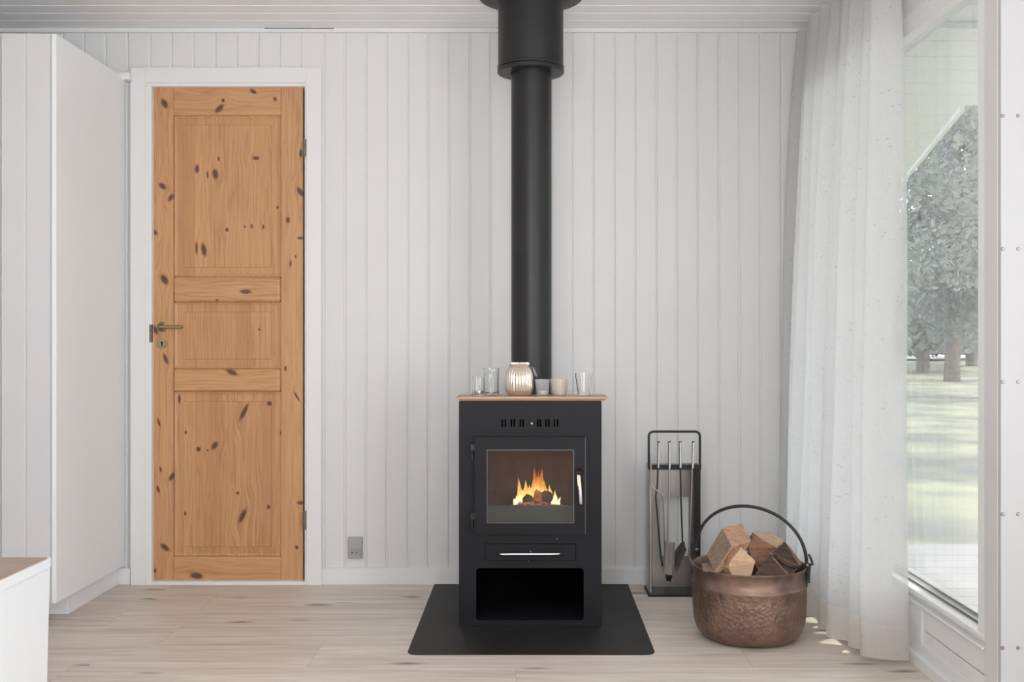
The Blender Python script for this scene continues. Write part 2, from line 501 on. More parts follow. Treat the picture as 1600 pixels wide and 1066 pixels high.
def leaves(name, a, b):
    t = NT(name); o = t.obj()
    n = t.noise(o, 2.5, 4)
    t.link(t.ramp(n, [(.35, a), (.65, b)]), t.b.inputs['Base Color'])
    t.b.inputs['Roughness'].default_value = .5
    t.b.inputs['Transmission Weight'].default_value = 0
    # leaves let some light through
    tl = t.add('ShaderNodeBsdfTranslucent'); tl.inputs[0].default_value = (b[0]*1.2, b[1]*1.2, b[2], 1)
    mx = t.add('ShaderNodeMixShader'); mx.inputs[0].default_value = .35
    t.link(t.b.outputs[0], mx.inputs[1]); t.link(tl.outputs[0], mx.inputs[2]); t.link(mx.outputs[0], t.out.inputs[0])
    return t.m
M['leaf_a'] = leaves('hazed_blue_green_foliage', (.085, .095, .10), (.22, .235, .24))  # both foliage colours greyed to carry the haze of the window view
M['leaf_b'] = leaves('hazed_light_green_foliage', (.11, .12, .115), (.29, .30, .275))
M['bark'] = simple('grey_brown_bark', (.16, .13, .11), .9, var=.3, nscale=10, bump=.6, bscale=20, bdist=.02)
def lawn_mat():
    t = NT('lawn_grass'); o = t.obj()
    n = t.noise(o, 1.1, 5); n2 = t.noise(t.mapping(o, scale=(40, 40, 1)), 1, 3)
    c = t.ramp(n, [(.38, (.13, .13, .115)), (.58, (.26, .255, .165))])  # brighter patches paint sunlit grass into the colour
    t.link(t.mix(t.math('MULTIPLY', n2, .4), c, (.27, .26, .22)), t.b.inputs['Base Color'])
    t.b.inputs['Roughness'].default_value = .9; t.bump(n2, .5, .02)
    return t.m
M['lawn'] = lawn_mat()
M['deck'] = simple('weathered_grey_decking', (.30, .285, .28), .7, var=.12, nscale=5, bump=.2, bscale=60)

# ================================================================= SETTING
YW = 4.372      # face of the back wall boards
YB = 4.361      # face of the baseboard
ZC = 2.30       # ceiling
XR = 1.205      # inside of the window wall
XL = -2.75      # left wall
YN = -5.6      # rear end of the room, closed by a wall behind the camera
XR2 = 2.55      # right wall of the wider part of the room, beside the camera

# floor
bm = B(); extrude_xy(bm, [(XL-.1, YN), (XR2+.1, YN), (XR2+.1, 2.80), (XR+.1, 2.80), (XR+.1, YW+.12), (XL-.1, YW+.12)], -.06, 0)
fl = struct('floor', bm, M['floor'])
ORGF = fl.location.copy()
# ceiling: boards across the view with V joints
bm = B()
ys = [4.352-.0955*k for k in range(0, 106)]
def vgroove_profile(edges, lo, hi, w, d):
    """list of (u, depth) along a direction; a V groove at each edge"""
    pr = [(lo, 0)]
    for e in sorted(edges):
        if lo+w < e < hi-w:
            pr += [(e-w/2, 0), (e-w*.12, -d), (e+w*.12, -d), (e+w/2, 0)]
    pr.append((hi, 0)); return pr
def ceil_part(x0, x1, y0, y1):
    pr = vgroove_profile(ys, y0, y1, .009, .004)
    a = [bm.verts.new((x0, y, ZC-d)) for y, d in pr]; b = [bm.verts.new((x1, y, ZC-d)) for y, d in pr]
    for i in range(len(pr)-1): bm.faces.new((a[i], a[i+1], b[i+1], b[i]))
ceil_part(XL-.1, XR+.1, YN, YW+.1); ceil_part(XR+.1, XR2+.1, YN, 2.80)
extrude_xy(bm, [(XL-.1, YN), (XR2+.1, YN), (XR2+.1, 2.80), (XR+.1, 2.80), (XR+.1, YW+.1), (XL-.1, YW+.1)], ZC+.01, ZC+.08)
struct('ceiling', bm, M['ceil'])

# back wall panelling, grooves where the photo shows them, with the door opening
gpx = [-30, -2, 32, 65, 98, 131, 165, 199, 234, 267.7, 302, 336, 369.6, 403, 436.6, 470, 506, 539, 571.5, 604, 637.5, 669, 702, 734.5, 766.5, 798,
       830, 862, 894, 927, 960, 992.4, 1025.5, 1057.7, 1090, 1123, 1155.7, 1188, 1221, 1254]
gx = [PX(p, YW) for p in gpx]
while gx[0] > XL: gx.insert(0, gx[0]-.0865)
def board_wall(bm, x0, x1, z0, z1, y, edges, w=.013, d=.0050):
    pr = vgroove_profile(edges, x0, x1, w, d)
    # alternate grooves are a little wider, as in the photo
    a = [bm.verts.new((x, y-dd, z0)) for x, dd in pr]; b = [bm.verts.new((x, y-dd, z1)) for x, dd in pr]
    for i in range(len(pr)-1): bm.faces.new((a[i], a[i+1], b[i+1], b[i]))
DX0, DX1 = PX(225, YB), PX(481, YB)
DZT = PZ(130, YB)
bm = B()
board_wall(bm, XL, DX0, 0, ZC, YW, gx)
board_wall(bm, DX1, XR+.06, 0, ZC, YW, gx)
board_wall(bm, DX0, DX1, DZT, ZC, YW, gx)
box(bm, XL-.1, DX0, YW+.01, YW+.11, 0, ZC); box(bm, DX1, XR+.1, YW+.01, YW+.11, 0, ZC); box(bm, DX0, DX1, YW+.01, YW+.11, DZT, ZC)
struct('wall_back', bm, M['wall'])
# left wall and wider right part (mostly beyond the frame)
bm = B(); box(bm, XL-.1, XL, YN, YW, 0, ZC); struct('wall_left', bm, M['wall'])
bm = B(); box(bm, XL-.1, XR2+.1, YN-.1, YN, 0, ZC+.05); struct('wall_rear', bm, M['wall'])
bm = B()
box(bm, XR2, XR2+.1, YN, 2.80, 0, .30); box(bm, XR2, XR2+.1, YN, 2.80, 2.1, ZC)
box(bm, XR2, XR2+.1, YN, -2.8, .30, 2.1); box(bm, XR2, XR2+.1, .1, 2.80, .30, 2.1)
struct('wall_right', bm, M['wall'])
# window wall: strip by the corner, band over the window
WY0, WY1 = 2.80, 4.27
WZ0, WZ1 = .19, 2.05
bm = B()
box(bm, XR, XR+.10, WY1, YW+.02, 0, ZC)
box(bm, XR, XR+.10, WY0, WY1, WZ1, ZC)
struct('wall_window', bm, M['wall'])
# return wall facing the camera: the white screwed board beside the window
yP0, yP1 = 2.712, 2.797
bm = B()
box(bm, 1.2, 1.30, yP0+.006, yP1, 0, ZC, .001, 1)
post = struct('trim_1', bm, simple('grey_white_post_paint', (.68, .67, .665), .4, var=.01))
bm = B()
xj = PX(1561, yP0)
box(bm, xj-.0005, XR2, yP0-.012, yP0+.0055, 0, ZC, .0015, 1)
box(bm, 1.301, XR2, yP0+.007, yP0+.09, 0, ZC)
wr = struct('wall_return', bm, simple('light_grey_painted_board', (.52, .525, .535), .4, var=.01, nscale=2))
for py in (-27, 181, 389, 597, 804, 1013):
    for px in (1567, 1591):
        bm = B()
        lathe(bm, [(0, -.0016), (.0042, -.0012), (.0052, .0004), (.0052, .002)], P(px, py, yP0-.0125), 14, axis='y')
        finish('screw', bm, M['screw'], wr, smooth=50)
# baseboards
bm = B()
for x0, x1 in ((PX(480, YB), PX(1300, YB)), (XL, PX(228, YB))):
    if x0 < -2: x1 = PX(203, YB)
    else: x0 = PX(503, YB)
    box(bm, x0, min(x1, XR-.001), YB, YW+.004, 0, PZ(888, YB), .002, 2)
struct('baseboard_back', bm, M['white'])
bm = B(); box(bm, 1.188, XR+.005, WY0, YB-.001, 0, .038, .002, 2)
struct('baseboard_right', bm, M['white'])
# cornices, the run over the door left a hair open under the ceiling boards
bm = B()
zt = PZ(50, 4.352)
def corn(x0, x1, gap):
    box(bm, x0, x1, 4.352, YW+.003, zt, ZC-gap, .0015, 1)
corn(XL, PX(413, 4.352), 0.0005); corn(PX(413, 4.352), PX(521, 4.352), .006); corn(PX(521, 4.352), 1.165, .0005)
struct('trim_2', bm, M['white'])
bm = B(); box(bm, 1.14, 1.155, 2.80, 4.352, zt+.002, ZC-.0005, .001, 1); box(bm, 1.155, XR, 2.80, 4.351, zt+.012, ZC-.0005)
struct('trim_3', bm, M['white'])
# filler batten between wardrobe and door casing
bm = B(); box(bm, PX(176, 4.33), PX(204, 4.33), 4.32, YW, PZ(125, 4.33), PZ(114, 4.33), .001, 1)
struct('trim_4', bm, M['white'])

# ---- window
win = thing('window_1', (XR, (WY0+WY1)/2, WZ0), kind='structure')
bm = B()
box(bm, XR-.003, XR+.07, WY0, WY1, 1.985, WZ1, .003, 2)               # head
box(bm, XR-.008, XR+.02, WY0, WY1, 2.036, 2.047, .001, 1)
box(bm, XR, XR+.07, WY0, WY0+.05, .225, 1.985, .002, 1)               # stiles
box(bm, XR, XR+.07, WY1-.06, WY1, .225, 1.985, .002, 1)
finish('window_frame', bm, M['white'], win)
bm = B()
box(bm, XR, XR+.07, WY0, WY1, .038, .075, .001, 1)                    # base panel, board joint and stile
box(bm, XR+.006, XR+.07, WY0+.0, 3.255, .075, .113, .0015, 1)
box(bm, XR+.006, XR+.07, WY0+.0, 3.255, .117, .190, .0015, 1)
box(bm, XR, XR+.07, 3.26, WY1, .075, .190, .0015, 1)
finish('base_panel', bm, M['white'], win)
bm = B()
box(bm, XR-.010, XR+.07, WY0, WY1, .190, .197, .002, 2)               # lip, groove, bead under the pane
box(bm, XR+.010, XR+.07, WY0, WY1, .197, .212)
box(bm, XR-.004, XR+.07, WY0, WY1, .212, .228, .003, 2)
finish('window_sill', bm, M['white'], win)
bm = B(); box(bm, XR+.030, XR+.034, WY0+.02, WY1-.02, .2285, 1.99)
finish('window_pane', bm, M['pane'], win)
bm = B(); box(bm, XR+.050, XR+.054, WY0+.02, WY1-.02, .2285, 1.99)
finish('window_pane', bm, M['pane'], win)
bm = B(); box(bm, XR+.029, XR+.0295, WY0+.05, WY1-.05, .2285, .236)
box(bm, XR+.055, XR+.056, WY0+.05, WY1-.05, .2285, .240)
finish('glazing_seal', bm, M['hinge'], win)

# ---- door
yD = 4.385
door = thing('door_1', (PX(355, yD), yD, 0), kind='structure')
bm = B()
yc = 4.352
cz = PZ(105, yc)
box(bm, PX(203.5, yc), PX(227, yc), yc, YW+.004, 0, cz, .0015, 1)
box(bm, PX(478.5, yc), PX(502.5, yc), yc, YW+.004, 0, cz, .0015, 1)
box(bm, PX(227, yc), PX(478.5, yc), yc+.0005, YW+.004, PZ(129, yc), cz-.0005, .001, 1)
# jambs, set back behind the casing
box(bm, PX(227, yc)-.001, PX(236, yc), yc+.007, YW+.10, 0, PZ(134.5, yc), .0008, 1)
box(bm, PX(475.5, yc), PX(478.5, yc)+.001, yc+.007, YW+.10, 0, PZ(134.5, yc), .0008, 1)
box(bm, PX(227, yc), PX(478.5, yc), yc+.007, YW+.10, PZ(134.5, yc), PZ(129, yc)+.001, .0008, 1)
finish('door_frame', bm, M['white'], door)
bm = B(); box(bm, PX(236, yc)+.0005, PX(475.5, yc)-.0005, yc+.006, YW+.10, 0, PZ(909.5, yc), .001, 1)
finish('threshold', bm, M['white'], door)
bm = B(); box(bm, PX(236, yD)-.02, PX(475.5, yD)+.02, YW+.08, YW+.10, 0, DZT)
finish('door_backing', bm, M['grey_gap'], door)
KN = [(257, 162, 4, 7, .5), (343, 169.5, 3.6, 7.5, -.8), (348.5, 157, 2.5, 2.5, 0), (429.6, 154.6, 2.5, 3, 0), (395.5, 143, 5, 2.5, -.5), (307.4, 264, 2.8, 6, 0),
      (336, 271.6, 4, 7, .2), (324, 273, 1.6, 5, 0), (399.6, 247, 5, 2.6, 0), (254, 291, 3.6, 6, .9), (267, 309, 3, 6, -.6), (241.8, 363, 3, 4.5, .8),
      (257, 437, 4.5, 8, .6), (318, 390, 3.6, 9, .2), (306.7, 387.6, 1.8, 8, 0), (354.4, 359, 2.6, 2.6, 0), (393, 353.6, 1.6, 3.5, 0), (411, 354.5, 1.6, 3, 0),
      (382, 354, 1.4, 1.6, 0), (450, 344, 2.8, 4, 0), (469, 299.5, 3.4, 7, .5), (469, 372, 4, 2, 0), (454, 412, 1.4, 4.5, -.2), (341, 248, 1.6, 3, 0),
      (462, 401, 1.3, 2.5, 0), (258.9, 561, 2.6, 7.5, .4), (363, 581.7, 3.4, 8.5, 1.2), (279, 624, 2, 6, 0), (381, 644, 3, 13, -.45), (420.4, 631, 3, 3, 0),
      (309.7, 702, 3.2, 3.2, 0), (335, 696.7, 3.5, 6.5, -.6), (324, 704, 1.5, 1.5, 0), (268.5, 745, 3, 7, -.6), (247, 764.7, 2, 5, .3), (250.8, 733.6, 1.4, 4, .2),
      (379, 806, 3.4, 11, -.45), (419.4, 792.5, 2.5, 3, 0), (371, 771, 2, 2.2, 0), (257.8, 855.6, 3.6, 7.5, .9), (463.8, 855.6, 2.4, 2.8, 0), (307, 900, 4.5, 9, 1.4),
      (469, 786, 4, 2.6, 0), (248, 660, 1.6, 6, .3), (446, 576, 1.8, 3.6, 0), (439, 677, 1.6, 3.6, 0), (290, 676, 1.6, 2.6, 0), (384.6, 456, 8, 3, 0),
      (340, 469, 2.4, 1.4, 0), (242, 515, 3, 8, .5), (464, 620, 1.4, 8, .5), (405, 515, 1.4, 1.6, 0), (433, 324, 2, 2, 0), (470, 240, 2, 6, 0), (289, 803, 1.5, 3, 0), (242, 892, 2.4, 3, 0)]
def knots_in(x0, x1, y0, y1):
    out = []
    for (x, y, rx, ry, rot) in KN:
        if x0 <= x <= x1 and y0 <= y <= y1:
            out.append((PX(x, yD), PZ(y, yD), rx*yD/F*1.05, ry*yD/F*1.05, rot, 1.15))
    return out
PB, PD = (.62, .345, .165), (.40, .185, .08)
def dpart(name, x0, x1, y0, y1, depth0, depth1, axis, seed, bev=.0012, shape=None, boards=0, seg=1):
    bm = B()
    if shape: shape(bm)
    else: box(bm, PX(x0, yD), PX(x1, yD), yD+depth0, yD+depth1, PZ(y1, yD), PZ(y0, yD), bev, seg)
    m = wood('pine_'+name+str(seed), ORG[door.name], axis, PB, PD, knots_in(x0, x1, y0, y1), seed=seed*1.7, boards=boards)
    return finish(name, bm, m, door)
dpart('stile', 237, 271, 137, 908, 0, .04, 'z', 1)
dpart('stile', 439.3, 473.5, 137, 908, 0, .04, 'z', 2)
dpart('rail', 271.3, 439, 137, 180, 0, .04, 'x', 3)
dpart('rail', 271.3, 439, 870, 908, 0, .04, 'x', 4)
dpart('rail', 271.6, 438.8, 433, 472, -.008, .03, 'x', 5, bev=.010, seg=3)
dpart('rail', 271.6, 438.8, 576.5, 612, -.008, .03, 'x', 6, bev=.010, seg=3)
def raised(x0, x1, y0, y1, m):
    """panel with a sloped margin rising to a raised field"""
    def f(bm):
        X0, X1, Z0, Z1 = PX(x0, yD), PX(x1, yD), PZ(y1, yD), PZ(y0, yD)
        i1, i2 = .014, m*yD/F
        rings = [((0, .006)), (i1*.25, .004), (i1, .0085), (i2, .0075), (i2+.002, .0035)]
        loops = []
        for ins, d in rings:
            loops.append([bm.verts.new((x, yD+d, z)) for x, z in ((X0+ins, Z0+ins), (X1-ins, Z0+ins), (X1-ins, Z1-ins), (X0+ins, Z1-ins))])
        for a, b in zip(loops[:-1], loops[1:]):
            for i in range(4): bm.faces.new((a[i], a[(i+1) % 4], b[(i+1) % 4], b[i]))
        bm.faces.new(loops[-1])
    return f
for k, (y0, y1) in enumerate(((180, 433), (472, 576.5), (612, 870))):
    dpart('panel', 271.3, 439, y0, y1, 0, 0, 'z', 7+k, shape=raised(271.3, 439, y0, y1, 15), boards=12+3*k)
# lever handle, key rosette, strike plate, hinges
hp = P(253.5, 511, yD)
bm = B(); lathe(bm, [(0, -.004), (.017, -.004), (.0205, -.0015), (.0215, .001)], hp, 32, axis='y')
hd = finish('handle_rosette', bm, M['brass'], door, smooth=40); hd['label'] = 'round aged brass rosette with lever'
bm = B()
tube(bm, fillet([hp+Vector((0, -.003, 0)), hp+Vector((0, -.045, 0)), hp+Vector((.098, -.047, -.001))], .012), .0075, 14)
lathe(bm, [(.0115, -.014), (.0125, -.004)], hp, 20, axis='y')
finish('lever', bm, M['brass'], hd, smooth=50)
kp = P(253.5, 537.5, yD)
bm = B()
outer = [(kp.x+.0215*math.cos(2*PI*i/36), kp.z+.0215*math.sin(2*PI*i/36)) for i in range(36)]
key = [(kp.x+.0042*math.cos(a), kp.z+.005+.0042*math.sin(a)) for a in [(-60+300*i/10)*PI/180 for i in range(11)]]
key = [(kp.x+.0046*math.cos(a), kp.z+.005+.0046*math.sin(a)) for a in [math.radians(-58+296*i/10) for i in range(11)]]+[(kp.x-.0024, kp.z-.010), (kp.x+.0024, kp.z-.010)]
plate(bm, outer, [key], kp.y-.004, kp.y+.0002)
esc = finish('key_escutcheon', bm, M['brass'], door)
bm = B(); plate(bm, [(kp.x+.008*math.cos(2*PI*i/16), kp.z+.011*math.sin(2*PI*i/16)) for i in range(16)], [], kp.y-.0008, kp.y-.0003)
finish('keyhole', bm, M['dark'], esc)
for sx in (-1, 1):
    bm = B(); lathe(bm, [(0, -.0052), (.002, -.005), (.0026, -.004)], kp+Vector((sx*.0135, 0, -.006)), 10, axis='y')
    finish('screw', bm, M['screw'], esc)
bm = B(); box(bm, PX(232.6, yc), PX(236.4, yc), yc+.004, yc+.02, PZ(535, yc), PZ(507.5, yc), .0006, 1)
finish('strike_plate', bm, M['hinge'], door)
for (a, b) in ((218, 244), (799, 827)):
    bm = B()
    hx = PX(476.2, yc); z0, z1 = PZ(b, yc), PZ(a, yc)
    tube(bm, [(hx, yc+.002, z0), (hx, yc+.002, z1)], .0055, 14)
    for kk in (.0, .34, .67, 1.0):
        lathe(bm, [(.0058, -.001), (.0062, 0), (.0058, .001)], (hx, yc+.002, z0+(z1-z0)*kk), 14)
    box(bm, hx-.012, hx, yc+.006, yc+.009, z0+.004, z1-.004)
    finish('hinge', bm, M['hinge'], door, smooth=50)

# ================================================================= STOVE
YS = 3.722
S = 1.0
def sx(px): return PX(px, YS)
def sz(py): return PZ(py, YS)
stove = thing('wood_stove', (sx(828.5), 3.92, .003), 'black steel wood burning stove with a fire lit behind its glass door', 'stove')
x0, x1 = sx(717), sx(940)
zT = sz(626.5); zB = .0032
YSB = 4.12
# front plate with vents, door opening, drawer opening and log niche
niche = rrect(sx(744), sx(912), sz(970.5), sz(888), .012)
door_op = rrect(sx(757), sx(900), sz(822), sz(696), .006)
draw_op = rrect(sx(757), sx(900), sz(876.5), sz(849.5), .001, 2)
slots = []
for px in (784.6, 789.6, 799.0, 803.6, 813.0, 817.3, 840.3, 844.4, 853.2, 857.6, 866.3, 871.3):
    slots.append(rrect(sx(px-1.25), sx(px+1.25), sz(667.5), sz(655), .0026, 4))
bm = B()
plate(bm, rrect(x0, x1, zB, zT, .006), [niche, door_op, draw_op]+slots, YS, YS+.005)
finish('front_plate', bm, M['stove'], stove)
bm = B()
box(bm, x0+.001, x0+.006, YS+.005, YSB, zB, zT-.001, .001, 1); box(bm, x1-.006, x1-.001, YS+.005, YSB, zB, zT-.001, .001, 1)
box(bm, x0+.006, x1-.006, YS+.005, YSB, zT-.006, zT-.001)
box(bm, x0+.006, x1-.006, YSB-.005, YSB, zB, zT-.006)
box(bm, x0+.006, x1-.006, YS+.005, YSB-.005, zB, zB+.020)                # niche floor (its lip shows in front)
finish('body', bm, M['stove'], stove)
bm = B()
zn0, zn1 = zB+.0205, sz(884)
box(bm, sx(738), sx(740), YS+.0055, YSB-.01, zn0, zn1); box(bm, sx(916), sx(918), YS+.0055, YSB-.01, zn0, zn1)
box(bm, sx(740), sx(916), YS+.0055, YSB-.01, zn1, zn1+.003); box(bm, sx(740), sx(916), YSB-.012, YSB-.01, zn0, zn1)
finish('log_niche_lining', bm, M['stove_in'], stove)
bm = B(); box(bm, x0+.02, x1-.02, YS+.03, YS+.033, sz(690), sz(645))    # baffle behind the vent slots
finish('vent_baffle', bm, M['stove_in'], stove)
# firebox lining
fx0, fx1, fz0, fz1 = sx(751), sx(907), sz(826), sz(692)
bm = B()
box(bm, fx0-.012, fx0, YS+.007, 4.06, fz0, fz1); box(bm, fx1, fx1+.012, YS+.007, 4.06, fz0, fz1)
box(bm, fx0-.012, fx1+.012, 4.06, 4.08, fz0, fz1); box(bm, fx0-.012, fx1+.012, YS+.007, 4.08, fz0-.012, fz0)
box(bm, fx0-.012, fx1+.012, YS+.007, 4.08, fz1, fz1+.012)
finish('firebox_lining', bm, M['vermic'], stove)
# door: frame, glass, log guard, hinges, handle
bm = B()
plate(bm, rrect(sx(742), sx(914.5), sz(833.5), sz(682.5), .0015, 2), [rrect(sx(761), sx(896.5), sz(816), sz(702), .001, 2)], YS-.020, YS-.001)
sd = finish('stove_door', bm, M['stove'], stove)
bm = B()
plate(bm, rrect(sx(760.6), sx(896.9), sz(816.4), sz(701.6), .002, 2), [rrect(sx(762.2), sx(895.2), sz(814.6), sz(703.2), .001, 2)], YS-.0207, YS-.0175)
plate(bm, rrect(sx(913.6), sx(914.9), sz(833), sz(683), .0002, 1), [], YS-.0207, YS-.018)
finish('worn_edge_and_highlight', bm, M['edge'], sd)  # ring round the glass paints a highlight; the right strip is worn edge
bm = B(); box(bm, sx(761.5), sx(896), YS-.012, YS-.008, sz(815.6), sz(702.4))
finish('door_glass', bm, M['pane'], sd)
bm = B(); box(bm, sx(752), sx(906), YS+.012, YS+.016, fz0+.001, sz(791), .001, 1)
finish('log_guard', bm, simple('dark_grey_cast_iron', (.030, .029, .029), .6), stove)
for (a, b) in ((694, 718), (801, 827)):
    bm = B()
    hz0, hz1 = PZ(b, YS-.01), PZ(a, YS-.01); hm = hz1-(hz1-hz0)*.42
    tube(bm, [(sx(738), YS-.012, hz0), (sx(738), YS-.012, hz1-.004)], .0038, 12)
    box(bm, sx(735.2), sx(743), YS-.018, YS-.001, hm, hz1, .001, 1)
    box(bm, sx(735.5), sx(739), YS-.012, YS-.001, hz0, hm, .001, 1)
    finish('hinge', bm, M['pipe'], stove, smooth=40)
bm = B()
hp = P(905.5, 738, YS-.03)
lathe(bm, [(0, -.014), (.008, -.014), (.0105, -.011), (.0105, .0105)], hp, 20, axis='y')
hb = finish('handle_hub', bm, M['stove'], sd, smooth=40)
bm = B()
tube(bm, [P(904.2, 742, YS-.038), P(904.8, 745, YS-.042), P(907.6, 786, YS-.052), P(907.8, 788, YS-.052)], [.0045, .0062, .0062, .0045], 14)
hh = finish('lever', bm, M['chrome'], hb, smooth=40); hh['label'] = 'chrome lever grip'
# drawer with bar handle
bm = B(); box(bm, sx(757.6), sx(899.4), YS-.0035, YS+.20, sz(876), sz(850), .0012, 1)
dr = finish('ash_drawer', bm, M['stove'], stove)
bm = B()
hy = YS-.0035
pts = fillet([P(781.5, 861.5, hy), P(781.5, 866.5, hy-.030)+Vector((0, 0, 0)), P(875, 866, hy-.030), P(875, 861, hy)], .010)
tube(bm, pts, .0042, 12)
finish('bar_handle', bm, M['chrome'], dr, smooth=40)
for px, py in ((829, 861.5),):
    bm = B(); lathe(bm, [(.0012, -.0045), (.0030, -.0045), (.0036, -.0035), (.0036, 0.001)], P(px, py, hy), 14, axis='y')
    finish('bolt', bm, M['chrome'], dr, smooth=40)
bm = B(); lathe(bm, [(0, -.012), (.0036, -.012), (.005, -.009), (.0042, -.003), (.0035, .001)], P(831, 661.5, YS), 16, axis='y')
finish('vent_knob', bm, M['chrome'], stove, smooth=40)
for px, py in ((870, 842), (826, 876.8)):
    bm = B(); lathe(bm, [(0, -.0012), (.002, -.0008), (.0022, .0002)], P(px, py, YS), 10, axis='y')
    finish('screw', bm, M['screw'], stove)

# fire
FY = 3.87
fb = P(837, 790, FY)
def burnt(px0, py0, px1, py1, r, yoff, label, dy=.0):
    bm = B()
    a = P(px0, py0, FY+yoff); b = P(px1, py1, FY+yoff+dy)
    n = 14; rings = []
    tube(bm, [a, a.lerp(b, .25), a.lerp(b, .5), a.lerp(b, .75), b], [r*.93, r, r*1.03, r, r*.95], n)
    bmesh.ops.subdivide_edges(bm, edges=bm.edges[:], cuts=1)
    for v in bm.verts: v.co += noise.noise_vector(v.co*60)*.004
    o = finish('burning_log', bm, M['charcoal'])
    tag(o, label, 'firewood'); return o
burnt(826, 782, 822, 780, .020, .0, 'round charred log end at the left of the stove fire', .10)
burnt(852, 779, 856, 777, .026, .0, 'larger round charred log end at the right of the stove fire', .11)
bm = B(); hull(bm, [P(832, 782, FY-.005), P(848, 786, FY-.005), P(846, 770, FY-.005), P(838, 765, FY-.005), P(834, 770, FY+.06), P(845, 768, FY+.06), P(840, 788, FY+.06)])
bmesh.ops.subdivide_edges(bm, edges=bm.edges[:], cuts=2)
for v in bm.verts: v.co += noise.noise_vector(v.co*70)*.003
tag(finish('burning_log', bm, simple('glowing_split_wood', (.16, .06, .03), .9, var=.5, nscale=60)), 'split glowing brown log standing between the two charred ends', 'firewood')
bm = B()
t0 = B(); bmesh.ops.create_icosphere(t0, subdivisions=4, radius=1)
for v in t0.verts:
    n_ = noise.noise(v.co*4)*.25+noise.noise(v.co*11)*.16
    v.co = Vector((v.co.x*.100, v.co.y*.085, max(-.2, v.co.z)*.030))*(1+n_)+Vector((PX(838, FY), FY+.03, PZ(796, FY)))
merge(bm, t0)
ember = NT('ash_and_embers'); o_ = ember.obj(); en = ember.noise(o_, 70, 3)
ember.link(ember.ramp(en, [(.35, (.03, .02, .018)), (.6, (.16, .12, .10))]), ember.b.inputs['Base Color'])
ember.link(ember.ramp(en, [(.56, (0, 0, 0)), (.66, (1.0, .22, .03))]), ember.b.inputs['Emission Color']); ember.b.inputs['Emission Strength'].default_value = .9
tag(finish('ember_bed', bm, ember.m), 'bed of ash and glowing embers under the stove fire', 'embers', kind='stuff')
bm = B()
random.seed(5)
# tongues: base px, tip px, tip py, base radius, depth offset
tongues = [(812, 813, 757, .020, .05), (808, 807, 774, .013, .02), (820, 822, 750, .024, .06), (828, 828, 757, .024, .05), (834, 835, 742, .026, .06), (838, 835.5, 727, .027, .06),
           (845, 847.5, 729, .024, .07), (843, 842, 745, .026, .05), (852, 851, 750, .024, .05), (859, 858, 757, .020, .06), (865, 868, 766, .015, .04), (806, 803, 779, .010, .01),
           (872, 875, 776, .009, .01), (817, 809, 745, .018, .08), (830, 832, 762, .022, .02), (866, 866, 774, .012, -.002), (846, 848, 760, .02, .03), (822, 818, 763, .018, .03), (839, 841, 735, .016, .08)]
for (bx, tx, ty, r, dy) in tongues:
    a = P(bx, 789, FY+dy); b = P(tx, ty, FY+dy)
    n = 22; pts = []; rs = []
    ph = random.random()*6
    for i in range(n+1):
        t = i/n
        p = a.lerp(b, t)
        p.x += math.sin(t*6+ph)*.0045*t*(1.3-t); p.y += math.cos(t*5+ph)*.004*t
        pts.append(p); rs.append(max(.0004, r*(1-t)**1.15*(1+.10*math.sin(t*17+ph))*(.72+.5*min(1, t*4))))
    t1 = B(); tube(t1, pts, rs, 16)
    cy = FY+dy
    for v in t1.verts: v.co.y = cy+(v.co.y-cy)*.55
    merge(bm, t1)
fo = finish('fire', bm, M['flame'], smooth=180, org=(fb.x, FY, fb.z))
tag(fo, 'yellow and orange flames rising over the logs inside the stove', 'fire', kind='stuff')
ld = bpy.data.lights.new('fire_glow', 'POINT'); ld.energy = 1.3; ld.color = (1.0, .50, .28); ld.shadow_soft_size = .05
lo = bpy.data.objects.new('fire_glow', ld); COL.objects.link(lo); lo.location = P(838, 745, FY-.06)

# flue pipe
YP = 3.95
fp = P(830.3, 620, YP); rP = .0755; rI = .1247
flue = thing('flue_pipe', (fp.x, YP, zT+.0005), 'tall black round flue pipe rising from the stove to the ceiling', 'flue pipe')
zi = 2.008
bm = B(); lathe(bm, [(rP+.003, zT+.0008), (rP+.003, zT+.03), (rP, zT+.031), (rP, zi+.03)], (fp.x, YP, 0), 72)
finish('pipe', bm, M['pipe'], flue, smooth=35)
ix = PX(829.2, YP)
bm = B()
lathe(bm, [(rP+.0005, zi), (rI-.003, zi), (rI, zi+.003), (rI, zi+.014), (rI-.003, zi+.0165), (rI, zi+.019), (rI, zi+.026), (rI-.0025, zi+.029), (rI-.0025, ZC-.004)], (ix, YP, 0), 96)
finish('insulated_section', bm, M['pipe'], flue, smooth=35)
bm = B()
zr = PZ(-8.7, YP)
lathe(bm, [(rI, ZC-.006), (.190, ZC-.010), (.194, ZC-.008), (.194, ZC-.001), (rI, ZC-.001)], (ix, YP, 0), 96, close=True)
finish('ceiling_rosette', bm, M['pipe'], flue, smooth=35)

# hearth plate
bm = B()
poly = []
hx0, hx1, hy0, hy1 = -.400, .400, 3.39, YB-.0005
for cx_, cy_, a0 in ((hx1-.035, hy0+.035, -PI/2), ):
    for k in range(8): a = a0+PI/2*k/7; poly.append((cx_+.035*math.cos(a), cy_+.035*math.sin(a)))
poly += [(hx1, hy1), (hx0, hy1)]
for k in range(8):
    a = PI+PI/2*k/7; poly.append((hx0+.035+.035*math.cos(a), hy0+.035+.035*math.sin(a)))
extrude_xy(bm, poly, 0.0002, .003)
tag(finish('hearth_plate', bm, M['hearth']), 'flat black steel floor plate under the stove', 'hearth plate')

